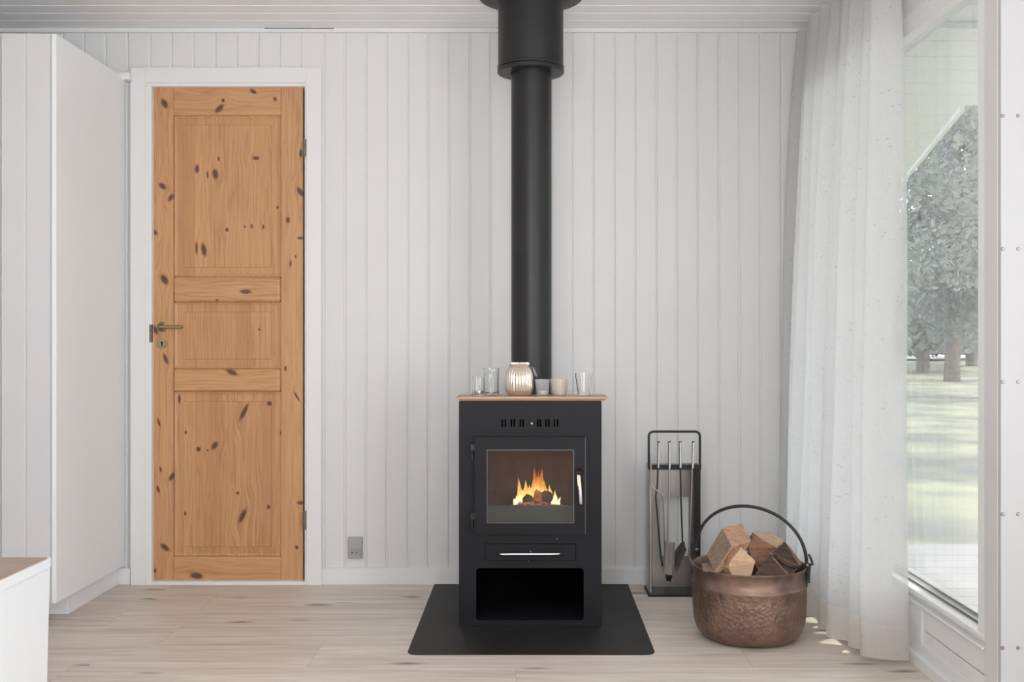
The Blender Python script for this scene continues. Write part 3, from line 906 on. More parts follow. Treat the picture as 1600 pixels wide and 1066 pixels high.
# wooden board on the stove
bm = B()
yb0, yb1 = 3.712, 3.868
bx0, bx1 = PX(712.5, yb0+.01), PX(950.5, yb0+.01)
bz = zT+.0005
def octo(ins, cut): return [(bx0+ins+cut, yb0+ins), (bx1-ins-cut, yb0+ins), (bx1-ins, yb0+ins+cut*.8), (bx1-ins, yb1-.0), (bx0+ins, yb1), (bx0+ins, yb0+ins+cut*.8)]
sec = [(.012, bz), (.009, bz+.0055), (.0, bz+.0075), (.0005, bz+.0125), (.004, bz+.0150)]
lv = [[bm.verts.new((x, y, z)) for x, y in octo(i, .006)] for i, z in sec]
bm.faces.new(lv[0][::-1]); bm.faces.new(lv[-1])
for a, b in zip(lv[:-1], lv[1:]):
    for i in range(6): bm.faces.new((a[i], a[(i+1) % 6], b[(i+1) % 6], b[i]))
bd = finish('wooden_board', bm, wood('pale_board_wood', (0, 0, 0), 'x', (.58, .37, .235), (.33, .185, .10), gscale=1.6, seed=3))
tag(bd, 'thin light wooden board with moulded edge lying along the stove top', 'board')
bzt = bz+.0152
# candle glasses
YG = 3.785
def gx_(px): return PX(px, YG)
def gh(py): return PZ(py, YG)
def vessel(name, px0, px1, pytop, mat, label, cat, prof, y=YG, rib=None, n=64, wall=.0018, group=None):
    cx_ = PX((px0+px1)/2, y); R = (px1-px0)/2*y/F; Hh = PZ(pytop, y)-bzt
    outer = [(r*R, z*Hh) for r, z in prof]
    inner = [(max(.0005, r-wall), max(z, .004)) for r, z in outer if r > 0]
    bm = B()
    full = [(0, 0)]+[p for p in outer if p[0] > 0]+inner[::-1]+[(0, .004)]
    rf = None
    if rib: rf = (lambda a, r, z, R=R: r+(rib(a, r/R, z/Hh)*R if r > R*.3 else 0))
    lathe(bm, full, (cx_, y, bzt), n, rib=rf)
    o = finish(name, bm, mat, smooth=60, org=(cx_, y, bzt))
    tag(o, label, cat, group)
    return cx_, y
def tealight(c, label):
    x, y = c
    t = thing('tealight', (x, y, bzt+.0045), label, 'candle')
    bm = B(); lathe(bm, [(0, .0002), (.0165, .0002), (.0172, .002), (.0172, .013), (.0165, .013), (.0165, .0115)], (x, y, bzt+.0045), 32)
    finish('cup', bm, M['alu'], t, smooth=40)
    bm = B(); lathe(bm, [(0, .0105), (.014, .0105), (.0163, .0115), (.0163, .001), (0, .001)], (x, y, bzt+.0045), 32)
    finish('wax', bm, M['wax'], t, smooth=40)
    bm = B(); tube(bm, [(x, y, bzt+.0145), (x+.0005, y, bzt+.021)], .0006, 6)
    finish('wick', bm, M['charcoal'], t)
c1 = vessel('candle_glass', 737.5, 757.5, 589.5, M['glass'], 'small straight clear tumbler holding a tealight, leftmost on the stove board', 'glass', [(.93, 0), (.97, .03), (1, .12), (1, 1)], y=3.775)
tealight(c1, 'white tealight inside the leftmost clear tumbler')
vessel('candle_glass', 755.5, 780, 575, M['glass_tex'], 'tall clear glass with rippled sides, second from left on the board', 'glass', [(.80, 0), (.94, .015), (.95, .06), (.93, .3), (.95, .6), (.94, .86), (1.0, .9), (.95, .94), (1, 1)], y=3.80,
       rib=lambda a, r, z: .035*math.sin(a*5+z*7)*math.sin(z*19+a*3)+.02*math.sin(a*11-z*15), n=80)
jar_c = vessel('ribbed_jar', 790.5, 832.5, 566.5, M['glass_amber'], 'large round ribbed amber and silver glass lantern jar in front of the flue', 'jar',
       [(.70, 0), (.84, .02), (.95, .12), (1.0, .24), (1.0, .55), (.96, .68), (.84, .80), (.66, .87), (.64, .89), (.70, .91), (.74, .95), (.72, 1.0)], y=3.79,
       rib=lambda a, r, z: .04*math.cos(a*28)+(.028*math.cos(z*50) if .2 < z < .78 else 0), n=180, wall=.0022)
c2 = vessel('candle_glass', 836, 859, 593, M['glass_lilac'], 'small fluted lilac tinted glass with a tealight, directly right of the ribbed jar', 'glass', [(.80, 0), (.84, .03), (.86, .3), (.92, .7), (1.0, 1)], y=3.775,
       rib=lambda a, r, z: .03*math.cos(a*16), n=96)
tealight(c2, 'white tealight inside the small fluted lilac glass')
vessel('candle_glass', 859.5, 886.5, 592, M['glass_frost'], 'frosted beige cup shaped glass between the fluted and the tapered glass', 'glass', [(.78, 0), (.86, .03), (.93, .3), (.98, .7), (1.0, 1)], y=3.795,
       rib=lambda a, r, z: .012*math.cos(a*14), n=80)
c3 = vessel('candle_glass', 898, 926.5, 583, M['glass'], 'clear tapered tumbler narrowing to its base, rightmost on the stove board', 'glass', [(.62, 0), (.66, .03), (.72, .2), (.88, .65), (1.0, 1)], y=3.785, wall=.0028)
# wire handle of the jar, hanging to its right
jr = bpy.data.objects.get('ribbed_jar')
R_ = (832.5-790.5)/2*3.79/F
bm = B()
jz = bzt+(PZ(566.5, 3.79)-bzt)*.89
tube(bm, [(jar_c[0]+R_*.70*math.cos(a), 3.79+R_*.70*math.sin(a), jz) for a in [2*PI*i/40 for i in range(41)]], .0007, 6, caps=False)
tube(bm, [Vector((jar_c[0]+R_*.66, 3.785, jz)), Vector((jar_c[0]+R_*1.03, 3.776, jz-.006)), P(838.5, 586, 3.77), P(839.5, 588.5, 3.772), P(836.5, 587, 3.776), Vector((jar_c[0]+R_*1.0, 3.782, jz-.009))], .0007, 6)
wh = finish('wire_handle', bm, M['chrome'], jr)

# ================================================================= SOCKET
so = thing('wall_socket', (PX(556, YW), YW, PZ(871, YW)), 'small grey double height power socket on the panelling above the baseboard', 'power socket')
bm = B(); box(bm, PX(545, YW), PX(567, YW), YW-.022, YW+.0, PZ(871.5, YW), PZ(838.5, YW), .003, 2)
finish('housing', bm, M['socket'], so)
bm = B(); box(bm, PX(546.5, YW), PX(565.5, YW), YW-.0245, YW-.0223, PZ(869.5, YW), PZ(855, YW), .0012, 1)
fpz = finish('face_plate', bm, M['socket'], so)
bm = B(); plate(bm, rrect(PX(547.8, YW), PX(564.2, YW), PZ(867.5, YW), PZ(856, YW), .003), [], YW-.0262, YW-.0247)
finish('socket_insert', bm, simple('grey_socket_insert', (.36, .355, .34), .5), fpz)
for px in (551.8, 559.2):
    bm = B(); lathe(bm, [(0, -.0004), (.0026, -.0004), (.0026, .0005)], (PX(px, YW), YW-.0262, PZ(861.7, YW)), 14, axis='y')
    finish('socket_hole', bm, M['dark'], fpz)

# ================================================================= WARDROBE
XW = -1.675
YWF = 3.725
wd = thing('wardrobe', (XW-.4, 4.04, 0), 'tall white wardrobe with grooved doors left of the pine door', 'wardrobe')
wz1 = 2.092; wz0 = .083
bm = B(); box(bm, XW-.018, XW, YWF, YB-.002, wz0, wz1, .001, 1)
finish('side_panel', bm, M['laminate'], wd)
bm = B()
box(bm, XL+.005, XW-.0185, YWF+.02, YB-.002, wz1-.018, wz1); box(bm, XL+.005, XW-.0185, YWF+.02, YB-.002, wz0, wz0+.018)
box(bm, XL+.005, XW-.0185, YB-.012, YB-.002, wz0+.018, wz1-.018)
finish('carcass', bm, M['laminate'], wd)
bm = B(); box(bm, XL+.005, -1.708, 3.895, YB-.002, 0, wz0-.0005, .001, 1)
finish('plinth', bm, M['laminate'], wd)
yf = YWF-.001
def wx(px): return PX(px, yf)
# doors made of upright boards: joints at 2, 40 and 84 px
def wdoor(xa, xb, joints):
    bm = B()
    pr = vgroove_profile(joints, xa, xb, .009, .004)
    y_f = YWF-.002
    a = [bm.verts.new((x, y_f-d, wz0)) for x, d in pr]; b = [bm.verts.new((x, y_f-d, wz1)) for x, d in pr]
    for i in range(len(pr)-1): bm.faces.new((a[i], a[i+1], b[i+1], b[i]))
    box(bm, xa, xb, y_f+.005, YWF+.0185, wz0, wz1)
    return finish('wardrobe_door', bm, M['door_white'], wd)
e0 = XW-.0185
wdoor(wx(2.5), e0-.001, [wx(40), wx(84)])
wdoor(wx(2.5)-.40, wx(2.5)-.0035, [wx(2.5)-.10, wx(2.5)-.2, wx(2.5)-.3])
wdoor(XL+.006, wx(2.5)-.4035, [wx(2.5)-.5])

# ================================================================= BENCH (left foreground)
YT = 2.75
xt = PX(84, YT); zt2 = PZ(869.5, YT)
bn = thing('side_table', (xt-.4, 2.35, 0), 'low white table with a tan wood top in the left foreground', 'table')
poly = [(-2.0, 1.75), (xt, 1.75)]
for k in range(7):
    a = PI/2*k/6; poly.append((xt-.02+.02*math.cos(a), YT-.02+.02*math.sin(a)))
poly += [(-2.0, YT)]
bm = B(); extrude_xy(bm, poly, zt2-.024, zt2-.0012)
finish('tabletop', bm, M['laminate'], bn)
bm = B()
p2 = [(-1.995, 1.755), (xt-.006, 1.755)]
for k in range(7):
    a = PI/2*k/6; p2.append((xt-.022+.016*math.cos(a), YT-.026+.016*math.sin(a)))
p2 += [(-1.995, YT-.010)]
extrude_xy(bm, p2, zt2-.0012, zt2)
finish('top_surface', bm, M['top_brown'], bn)
bm = B()
xa, xb = PX(77.5, YT-.01), PX(73.5, YT-.01)
ys_ = (1.76, YT-.008)
q = []
for z, x in ((0, xb-.004), (zt2-.0242, xa)):
    q.append([bm.verts.new((x, ys_[0], z)), bm.verts.new((x, ys_[1], z)), bm.verts.new((-1.99, ys_[1], z)), bm.verts.new((-1.99, ys_[0], z))])
bm.faces.new(q[0][::-1]); bm.faces.new(q[1])
for i in range(4): bm.faces.new((q[0][i], q[0][(i+1) % 4], q[1][(i+1) % 4], q[1][i]))
finish('cabinet_body', bm, M['laminate'], bn)

# ================================================================= FIRE TOOLS
YT0 = 4.17                                   # front of the stand
def tX(px, y=YT0): return PX(px, y)
def tZ(py, y=YT0): return PZ(py, y)
st = thing('fireside_tool_stand', (tX(1054), 4.22, 0), 'brushed steel fireside tool stand with black base against the back wall', 'tool stand')
bm = B()
# black base: top visible, slanted left edge
extrude_xy(bm, [(PX(1013, 4.155), 4.155), (PX(1103, 4.155), 4.155), (PX(1098, 4.30), 4.30), (PX(1006.5, 4.30), 4.30)], 0, .010)
finish('base', bm, M['steel_dark'], st)
yback = 4.285
sxl, sxr = PX(1014, 4.175), PX(1095, 4.175)
zt3, zb3 = PZ(729, 4.175), .0102
bm = B()
win_l, win_r = PX(1031.5, yback), PX(1076, yback)
plate(bm, [(sxl+.002, zb3), (sxr-.002, zb3), (sxr-.002, zt3), (sxl+.002, zt3)],
      [[(win_l, PZ(869, yback)), (win_r, PZ(869, yback)), (win_r, PZ(777, yback)), (win_l, PZ(777, yback))]], yback, yback+.003)
finish('back_plate', bm, M['steel'], st)
bm = B(); box(bm, sxl, sxl+.003, 4.18, yback+.003, zb3, zt3, .0005, 1)
box(bm, sxl, sxl+.010, 4.18, 4.183, zb3, zt3-.001, .0005, 1)
finish('side_flange', bm, M['steel'], st)
bm = B(); box(bm, sxr-.026, sxr, 4.18, 4.184, zb3, zt3-.001, .0005, 1)
box(bm, sxr-.003, sxr, 4.184, yback+.003, zb3, zt3, .0005, 1)
sf = finish('side_flange', bm, M['steel_dark'], st)  # darker steel than the left flange, its shade put into the colour
sf['label'] = 'right flange of the stand, its shade put into the dark colour'
bm = B(); box(bm, sxl-.001, sxr+.001, 4.170, 4.196, PZ(734, 4.175), zt3+.006, .001, 1)
finish('hook_rail', bm, M['steel_dark'], st)
bm = B(); zl = PZ(675, 4.175)
tube(bm, fillet([(sxl+.001, 4.19, zt3-.01), (sxl+.001, 4.19, zl), (sxr-.001, 4.19, zl), (sxr-.001, 4.19, zt3-.01)], .022, 8), .0048, 12)
finish('carry_loop', bm, M['iron'], st, smooth=50)
def grip(bm, px, lean=0, y=4.160, top=691, bot=731):
    a = P(px+lean, top, y); b = P(px, bot, y)
    tube(bm, [a, b], .0058, 14)
def tool(name, px, label, cat, lean=0):
    t = thing(name, P(px, 731, 4.16), label, cat, 'fireside tools hanging on the stand')
    bm = B(); grip(bm, px, lean)
    g = finish('grip', bm, M['chrome'], t, smooth=40)
    bm = B(); lathe(bm, [(0, 0), (.006, 0), (.006, .0035), (.002, .0042)], P(px+lean, 691, 4.16)-Vector((0, 0, .001)), 12)
    finish('grip_cap', bm, M['steel_dark'], g, smooth=40)
    return t
t = tool('fire_tongs', 1028.5, 'fire tongs with crossed cranked arms, leftmost tool on the stand', 'fireside tool', .8)
bm = B(); tube(bm, fillet([P(1028, 731, 4.16), P(1027, 762, 4.158), P(1024.5, 775, 4.155), P(1032, 865, 4.15), P(1035, 885, 4.15)], .02), [.0036]*2+[.0036]*99 if False else .0034, 10)
finish('arm', bm, M['iron'], t, smooth=50)
bm = B(); tube(bm, fillet([P(1016.5, 710, 4.158), P(1017.5, 758, 4.155), P(1023, 765, 4.150), P(1034, 771, 4.150), P(1036.5, 778, 4.150), P(1038.5, 845, 4.150), P(1039, 868, 4.150)], .012), .0032, 10)
finish('arm', bm, M['steel'], t, smooth=50)
t = tool('ash_shovel', 1046, 'ash shovel with narrow steel pan, second tool from the left', 'fireside tool')
bm = B(); tube(bm, [P(1045.8, 731, 4.16), P(1045, 780, 4.155), P(1043, 852, 4.150)], .0034, 10)
finish('shaft', bm, M['steel'], t, smooth=50)
bm = B()
shp = [(1040, 846), (1053.5, 848), (1052, 900), (1037.5, 896)]
pts = [P(x, y, 4.135) for x, y in shp]+[P(x, y, 4.139) for x, y in shp]
hull(bm, pts)
for (a, b) in (((1040, 846), (1037.5, 896)), ((1053.5, 848), (1052, 900))):
    tube(bm, [P(a[0], a[1], 4.134), P(b[0], b[1], 4.134)], .0035, 8)
tube(bm, [P(1046.5, 850, 4.132), P(1045, 882, 4.132)], .0022, 8)
finish('pan', bm, M['steel'], t)
bm = B(); hull(bm, [P(1039, 898, 4.140), P(1051, 900, 4.140), P(1041, 908, 4.145), P(1048, 909, 4.145), P(1040, 898, 4.160), P(1050, 899, 4.160)])
finish('worn_tip', bm, M['charcoal'], t)
t = tool('hearth_brush', 1063, 'hearth brush with dark bristles slanting down to the left, third tool', 'fireside tool', -.5)
bm = B(); tube(bm, [P(1063, 731, 4.16), P(1064, 780, 4.158), P(1066.5, 850, 4.155)], .0034, 10)
finish('shaft', bm, M['iron'], t, smooth=50)
bm = B(); hull(bm, [P(1064, 848, 4.150), P(1069, 846, 4.150), P(1070.5, 852, 4.150), P(1055, 896, 4.150), P(1051, 892, 4.150), P(1054, 862, 4.150),
                    P(1064, 848, 4.175), P(1069, 846, 4.175), P(1070, 852, 4.175), P(1054, 894, 4.175)])
finish('bristles', bm, M['leather'], t)
bm = B(); hull(bm, [P(1069, 850, 4.146), P(1072.5, 860, 4.146), P(1055, 900, 4.146), P(1051.5, 897, 4.146), P(1069, 850, 4.162), P(1072.5, 860, 4.162), P(1055, 900, 4.162), P(1051.5, 897, 4.162)])
finish('brush_back', bm, M['chrome'], t)
t = tool('fire_poker', 1082, 'plain straight poker, rightmost tool on the stand', 'fireside tool', 1.2)
bm = B(); tube(bm, [P(1081.5, 731, 4.16), P(1080, 780, 4.158), P(1076, 868, 4.150), P(1079, 877, 4.150), P(1082, 880, 4.15)], .0034, 10)
finish('shaft', bm, M['steel'], t, smooth=50)

# ================================================================= COPPER BUCKET AND LOGS
BC = Vector((.7425, 3.60, 0)); R = .1925
bk = thing('copper_cauldron', BC, 'hammered copper cauldron full of split firewood beside the curtain', 'cauldron')
prof = [(0, .012), (.075, .010), (.115, .003), (.140, .0015), (.160, .012), (.178, .034), (.187, .065), (.1905, .11), (.1915, .15), (.1915, .178), (.1935, .183), (.1925, .189), (.188, .193), (.1875, .235), (.1925, .243), (.194, .246), (.1935, .249)]
inn = [(.190, .249), (.1855, .243), (.184, .20), (.187, .15), (.184, .07), (.172, .035), (.14, .010), (0, .016)]
bm = B(); lathe(bm, prof, BC, 128)
body = finish('body', bm, M['copper'], bk, smooth=60)
bm = B(); lathe(bm, [(.1934, .2488), (.1900, .2492)]+inn[1:], BC, 96)
finish('inside', bm, M['copper_in'], bk, smooth=60)
# iron bail: left pivot at the back, right pivot at the front
aL, aR = math.radians(148), math.radians(-24)
pL = BC+Vector((R*1.0*math.cos(aL), R*1.0*math.sin(aL), .278)); pR = BC+Vector((R*1.0*math.cos(aR), R*1.0*math.sin(aR), .262))
mid = (pL+pR)/2; half = (pR-pL)/2
topz = PZ(792.5, 3.60)
pts = []
for i in range(41):
    a = PI-PI*i/40
    p = mid+half*math.cos(a)*1.0
    p.z = mid.z+half.z*math.cos(a)+(topz-mid.z)*math.sin(a)**.92 if math.sin(a) > 1e-6 else mid.z+half.z*math.cos(a)
    pts.append(p)
bm = B(); tube(bm, pts, .0056, 12)
finish('bail_handle', bm, M['iron'], bk, smooth=60)
for (ang, pv) in ((aL, pL), (aR, pR)):
    d = Vector((math.cos(ang), math.sin(ang), 0)); s = Vector((-d.y, d.x, 0))
    bm = B()
    # ear strap up the outside of the rim, with an eye for the bail and an upturned hook
    base = BC+d*(R+.004); base.z = .215
    tube(bm, [base-Vector((0, 0, .012)), base+Vector((0, 0, .018)), base+d*.004+Vector((0, 0, .045)), Vector((pv.x, pv.y, pv.z))+d*.006], [.007, .0085, .0075, .007], 8)
    q = Vector(pv)+d*.004
    tube(bm, [q+s*.0, q+d*.016+Vector((0, 0, .004)), q+d*.010+Vector((0, 0, .022)), q+d*.002+Vector((0, 0, .036)) if ang < 0 else q+d*.008+Vector((0, 0, .012))], [.006, .005, .0045, .0035], 8)
    tube(bm, [base+s*.006, base+s*.016-Vector((0, 0, .006)), base+s*(.022)-Vector((0, 0, .018))] if ang > 0 else [base-s*.006, base-s*.018-Vector((0, 0, .004)), base-s*.024-Vector((0, 0, .020))], [.004, .0035, .0025], 8)
    finish('handle_ear', bm, M['iron'], bk, smooth=60)
    bm = B(); lathe(bm, [(0, -.006), (.005, -.004), (.007, .001), (.006, .004)], Vector((pv.x, pv.y-.007, pv.z)), 14, axis='y')
    finish('rivet', bm, M['screw'], bk, smooth=60)
for (sx_, sy_) in ((-.165, -.045),):
    bm = B(); lathe(bm, [(0, .004), (.004, .003), (.0055, 0)], BC+Vector((sx_, sy_, .228)), 12)
    finish('rivet', bm, M['copper_in'], bk, smooth=60)

def wood_simple(name, base, dark, rot, seed):
    t = NT(name); o = t.obj()
    m = t.mapping(o, loc=(seed, seed, seed), rot=rot, scale=(4, 40, 40))
    n1 = t.noise(m, 2, 4, .6, .4); n2 = t.noise(t.mapping(o, rot=rot, scale=(14, 170, 170)), 1.5, 2); n3 = t.noise(o, 14, 4)
    c = t.ramp(n1, [(.3, dark), (.6, base)])
    c = t.mix(t.math('MULTIPLY', n2, .5), c, tuple(x*.75 for x in base))
    c = t.mix(t.math('MULTIPLY', t.ramp(n3, [(.55, 0), (.7, 1)]), .35), c, dark)
    t.link(c, t.b.inputs['Base Color']); t.b.inputs['Roughness'].default_value = .8
    t.bump(n2, .5, .003)
    return t.m
LT = (.60, .375, .235); LD = (.33, .165, .09)
M['log_light'] = wood_simple('fresh_split_wood', (.66, .46, .31), (.46, .27, .16), (0, .3, .6), 2)
M['log_mid'] = wood_simple('split_wood', LT, LD, (.4, .3, .4), 5)
M['log_grey'] = wood_simple('weathered_end_grain', (.31, .225, .16), (.17, .115, .08), (.2, .9, .5), 8)
M['log_red'] = wood_simple('reddish_split_wood', (.36, .19, .12), (.17, .075, .045), (.5, .6, .1), 4)
M['log_bark'] = wood_simple('dark_bark', (.085, .05, .038), (.02, .011, .01), (0, .2, .3), 6)
def logobj(pts, mats, pick, label, amp=.0022, cuts=5):
    bm = B(); hull(bm, pts)
    c = sum((v.co for v in bm.verts), Vector())/len(bm.verts)
    bmesh.ops.recalc_face_normals(bm, faces=bm.faces[:])
    for f in bm.faces: f.material_index = pick(f.normal, f.calc_center_median()-c)
    bmesh.ops.bevel(bm, geom=bm.edges[:], offset=.0022, segments=1, affect='EDGES')
    bmesh.ops.triangulate(bm, faces=bm.faces[:])
    for _ in range(3):
        lg = [e for e in bm.edges if e.calc_length() > .014]
        if lg: bmesh.ops.subdivide_edges(bm, edges=lg, cuts=1); bmesh.ops.triangulate(bm, faces=bm.faces[:])
    for v in bm.verts: v.co += noise.noise_vector(v.co*38)*amp*1.3+noise.noise_vector(v.co*120)*amp*.5
    o = finish('firewood_log', bm, mats)
    tag(o, label, 'firewood', 'split logs in the copper cauldron'); return o
def par(a, b, d, f, k=1.0):
    u, v, w = b-a, d-a, (f-a)*k
    return [a, a+u, a+v, a+u+v, a+w, a+u+w, a+v+w, a+u+v+w]
# A: big block at the left
pA = par(P(1129.5, 824, 3.60), P(1160, 817.5, 3.68), P(1144, 853, 3.50), P(1103, 866, 3.565))
logobj(pA, [M['log_mid'], M['log_grey']], lambda n, c: 1 if n.x < -.45 else 0, 'big square block of firewood with grey side, top left of the pile')
# B: pale end face in front
fB = [(1158, 854), (1181, 877), (1173, 904), (1146, 906), (1138, 884)]
off = Vector((-.034, .105, -.030))
pB = [P(x, y, 3.455) for x, y in fB]; pB += [p+off for p in pB]
logobj(pB, [M['log_light'], M['log_mid']], lambda n, c: 0 if n.y < -.5 else 1, 'log with pale angular end facing the front, lowest in the middle')
# C: reddish middle
fC = [(1177, 838), (1213, 856), (1208, 880), (1186, 896), (1168, 858)]
pC = [P(x, y, 3.575) for x, y in fC]; pC += [p+Vector((.01, .085, -.008)) for p in pC]
logobj(pC, [M['log_red']], lambda n, c: 0, 'reddish brown log in the middle behind the pale end face')
# D: pale slab at the back
fD = [(1174, 831, 3.70), (1201, 830, 3.75), (1226, 845, 3.70), (1212, 857, 3.585)]
pD = [P(*q) for q in fD]; pD += [p+Vector((.0, .02, -.075)) for p in pD[:3]]+[pD[3]+Vector((.01, .07, -.07))]
logobj(pD, [M['log_light'], M['log_red']], lambda n, c: 0 if n.z > .4 else 1, 'pale flat topped slab of wood at the back of the pile')
# E: bark log right
pE = [P(1203, 865, 3.50), P(1227, 846, 3.60), P(1253, 880, 3.60), P(1250, 885, 3.505), P(1178, 899, 3.445), P(1234, 902, 3.450), P(1200, 915, 3.56), P(1236, 915, 3.60)]
logobj(pE, [M['log_red'], M['log_bark'], M['log_mid']], lambda n, c: 1 if n.y < -.35 else (0 if n.x > -.2 else 2), 'split log with black bark toward the front, right side of the pile')
# ridge of bark on E
bm = B()
cr = [P(1203, 868, 3.488), P(1214, 868, 3.484), P(1222, 877, 3.482), P(1234, 885, 3.484), P(1246, 886, 3.492), P(1252, 883, 3.505)]
tube(bm, cr, [.002, .004, .0055, .0055, .005, .002], 10)
for v in bm.verts: v.co += noise.noise_vector(v.co*90)*.004
e_ = [o for o in bpy.data.objects if o.name.startswith('firewood_log')][-1]
finish('bark_ridge', bm, M['log_bark'], e_)
# F: low log at the left rim, G: filler log underneath
pF = [P(1096, 880, 3.56), P(1118, 876, 3.60), P(1128, 892, 3.50), P(1112, 893, 3.47), P(1098, 892, 3.50), P(1118, 905, 3.50), P(1124, 905, 3.60), P(1104, 900, 3.58)]
logobj(pF, [M['log_grey']], lambda n, c: 0, 'low greyish log end just inside the left rim')
pG = par(Vector((.62, 3.50, .10)), Vector((.86, 3.52, .11)), Vector((.63, 3.68, .10)), Vector((.62, 3.50, .185)))
logobj(pG, [M['log_red']], lambda n, c: 0, 'shadowed log lying flat under the rest of the pile')

# ================================================================= CURTAIN
random.seed(3)
NU, NV = 560, 36
zc0, zc1 = .024, 2.262
nf = 10
phs = []; acc = 0
wts = [random.uniform(.7, 1.35) for _ in range(nf)]; tot = sum(wts)
edges_u = [0]
for w in wts: edges_u.append(edges_u[-1]+w/tot)
amps = [random.uniform(.65, 1.3) for _ in range(nf)]
def lerp(a, b, t): return a+(b-a)*t
def interp(tab, v):
    for (a, x), (b, y) in zip(tab[:-1], tab[1:]):
        if v <= b: return lerp(x, y, (v-a)/(b-a))
    return tab[-1][1]
botX = [(0, 1.085), (.12, 1.062), (.3, 1.050), (.6, 1.055), (.8, 1.075), (1, 1.120)]
topX = [(0, 1.118), (.5, 1.125), (1, 1.128)]
def curtain_pt(u, z):
    tz = (z-zc0)/(zc1-zc0)
    k = 0
    while k < nf-1 and u > edges_u[k+1]: k += 1
    ph = (u-edges_u[k])/(edges_u[k+1]-edges_u[k])
    w = 1-math.exp(-(1-tz)*5)         # folds open below the heading
    A = (.028+.020*w+.008*(1-tz))*amps[k]
    Yc = lerp(lerp(4.285, 4.325, min(1, tz*1.2)), lerp(3.262, 3.300, tz), u)
    Xc = lerp(interp(botX, u), interp(topX, u), min(1, tz*.9+.1*tz))
    s = math.cos(2*PI*ph)
    x = Xc+A*s*(1-.25*s)+.004*math.sin(z*3.1+k*1.7)
    y = Yc+.030*math.sin(2*PI*ph)*(1-.3*tz)+.006*math.sin(z*2.3+k)
    return Vector((x, y, z))
cu = thing('sheer_curtain', (1.10, 3.8, zc0), 'floor length sheer white curtain with small embroidered sprigs at the window', 'curtain')
def cloth(z0, z1, nv, name, mat, off=0.0, zig=0):
    me = bpy.data.meshes.new(name)
    vs, fs, uv = [], [], []
    for j in range(nv+1):
        z = lerp(z0, z1, j/nv)
        for i in range(NU+1):
            u = i/NU
            p = curtain_pt(u, z)
            if zig and j == nv: p.z += .006*math.sin(u*nf*4*PI)
            vs.append(p+Vector((off, 0, 0))-ORG[cu.name]); uv.append((u*2.2, z))
    for j in range(nv):
        for i in range(NU):
            a = j*(NU+1)+i; fs.append((a, a+1, a+NU+2, a+NU+1))
    me.from_pydata([tuple(v) for v in vs], [], fs)
    ul = me.uv_layers.new(name='cloth')
    for l in me.loops: ul.data[l.index].uv = uv[l.vertex_index]
    me.materials.append(mat)
    for p in me.polygons: p.use_smooth = True
    o = bpy.data.objects.new(name, me); COL.objects.link(o); o.parent = cu; ORG[o.name] = ORG[cu.name]
    return o
cloth(.130, zc1, NV, 'drape', M['sheer'], zig=1)
cloth(zc0, .130, 4, 'hem', M['sheer_hem'])

# ================================================================= OUTSIDE
# decking
bm = B()
y = 2.83
while y < 5.42:
    box(bm, 1.32, 7.5, y, y+.133, -.08, -.05, .003, 1); y += .140
struct('deck', bm, M['deck'])
bm = B(); 
g = 60
for_pts = []
bmesh.ops.create_grid(bm, x_segments=90, y_segments=100, size=1)
for v in bm.verts:
    v.co = Vector((28+v.co.x*32, 34+v.co.y*37, 0)); v.co.z = -.14+.12*noise.noise(Vector((v.co.x*.2, v.co.y*.2, 0)))*min(1, max(0, (v.co.y-5)/4))
struct('lawn', bm, M['lawn'])
# porch roof: boarded soffit with a beam, its outer edge stepping in beyond 5.8 m
ZS = 2.30
bm = B()
poly = [(1.31, 2.81), (2.66, 2.81), (2.66, 5.81), (2.36, 5.81), (2.98, 8.5), (1.31, 8.5)]
ygs = [4.80+.25*k for k in range(-9, 15)]
def xr_at(y): return 2.66 if y < 5.81 else 2.36+(y-5.81)/(8.5-5.81)*.62
def soff(pr):
    a = [bm.verts.new((1.31, y, ZS-d)) for y, d in pr]; b = [bm.verts.new((xr_at(y), y, ZS-d)) for y, d in pr]
    for i in range(len(pr)-1): bm.faces.new((a[i], a[i+1], b[i+1], b[i]))
soff(vgroove_profile(ygs, 2.81, 5.8099, .022, .018)); soff(vgroove_profile(ygs, 5.8101, 8.5, .022, .018))
extrude_xy(bm, poly, ZS+.011, ZS+.12)
struct('porch_roof', bm, M['white'])
bm = B()
box(bm, 1.31, 2.66, 4.27, 4.42, ZS-.03, ZS-.0005, .003, 1)
struct('porch_beam', bm, M['white'])
bm = B()
a = [(2.36, 5.81), (2.98, 8.5)]
d = Vector((.62, 2.69, 0)).normalized(); nrm = Vector((d.y, -d.x, 0))*.022
extrude_xy(bm, [(a[0][0], a[0][1]), (a[0][0]+nrm.x, a[0][1]+nrm.y), (a[1][0]+nrm.x, a[1][1]+nrm.y), (a[1][0], a[1][1])], ZS-.03, ZS+.13)
box(bm, 2.661, 2.683, 2.81, 5.81, ZS-.03, ZS+.13)
struct('trim_5', bm, M['white'])

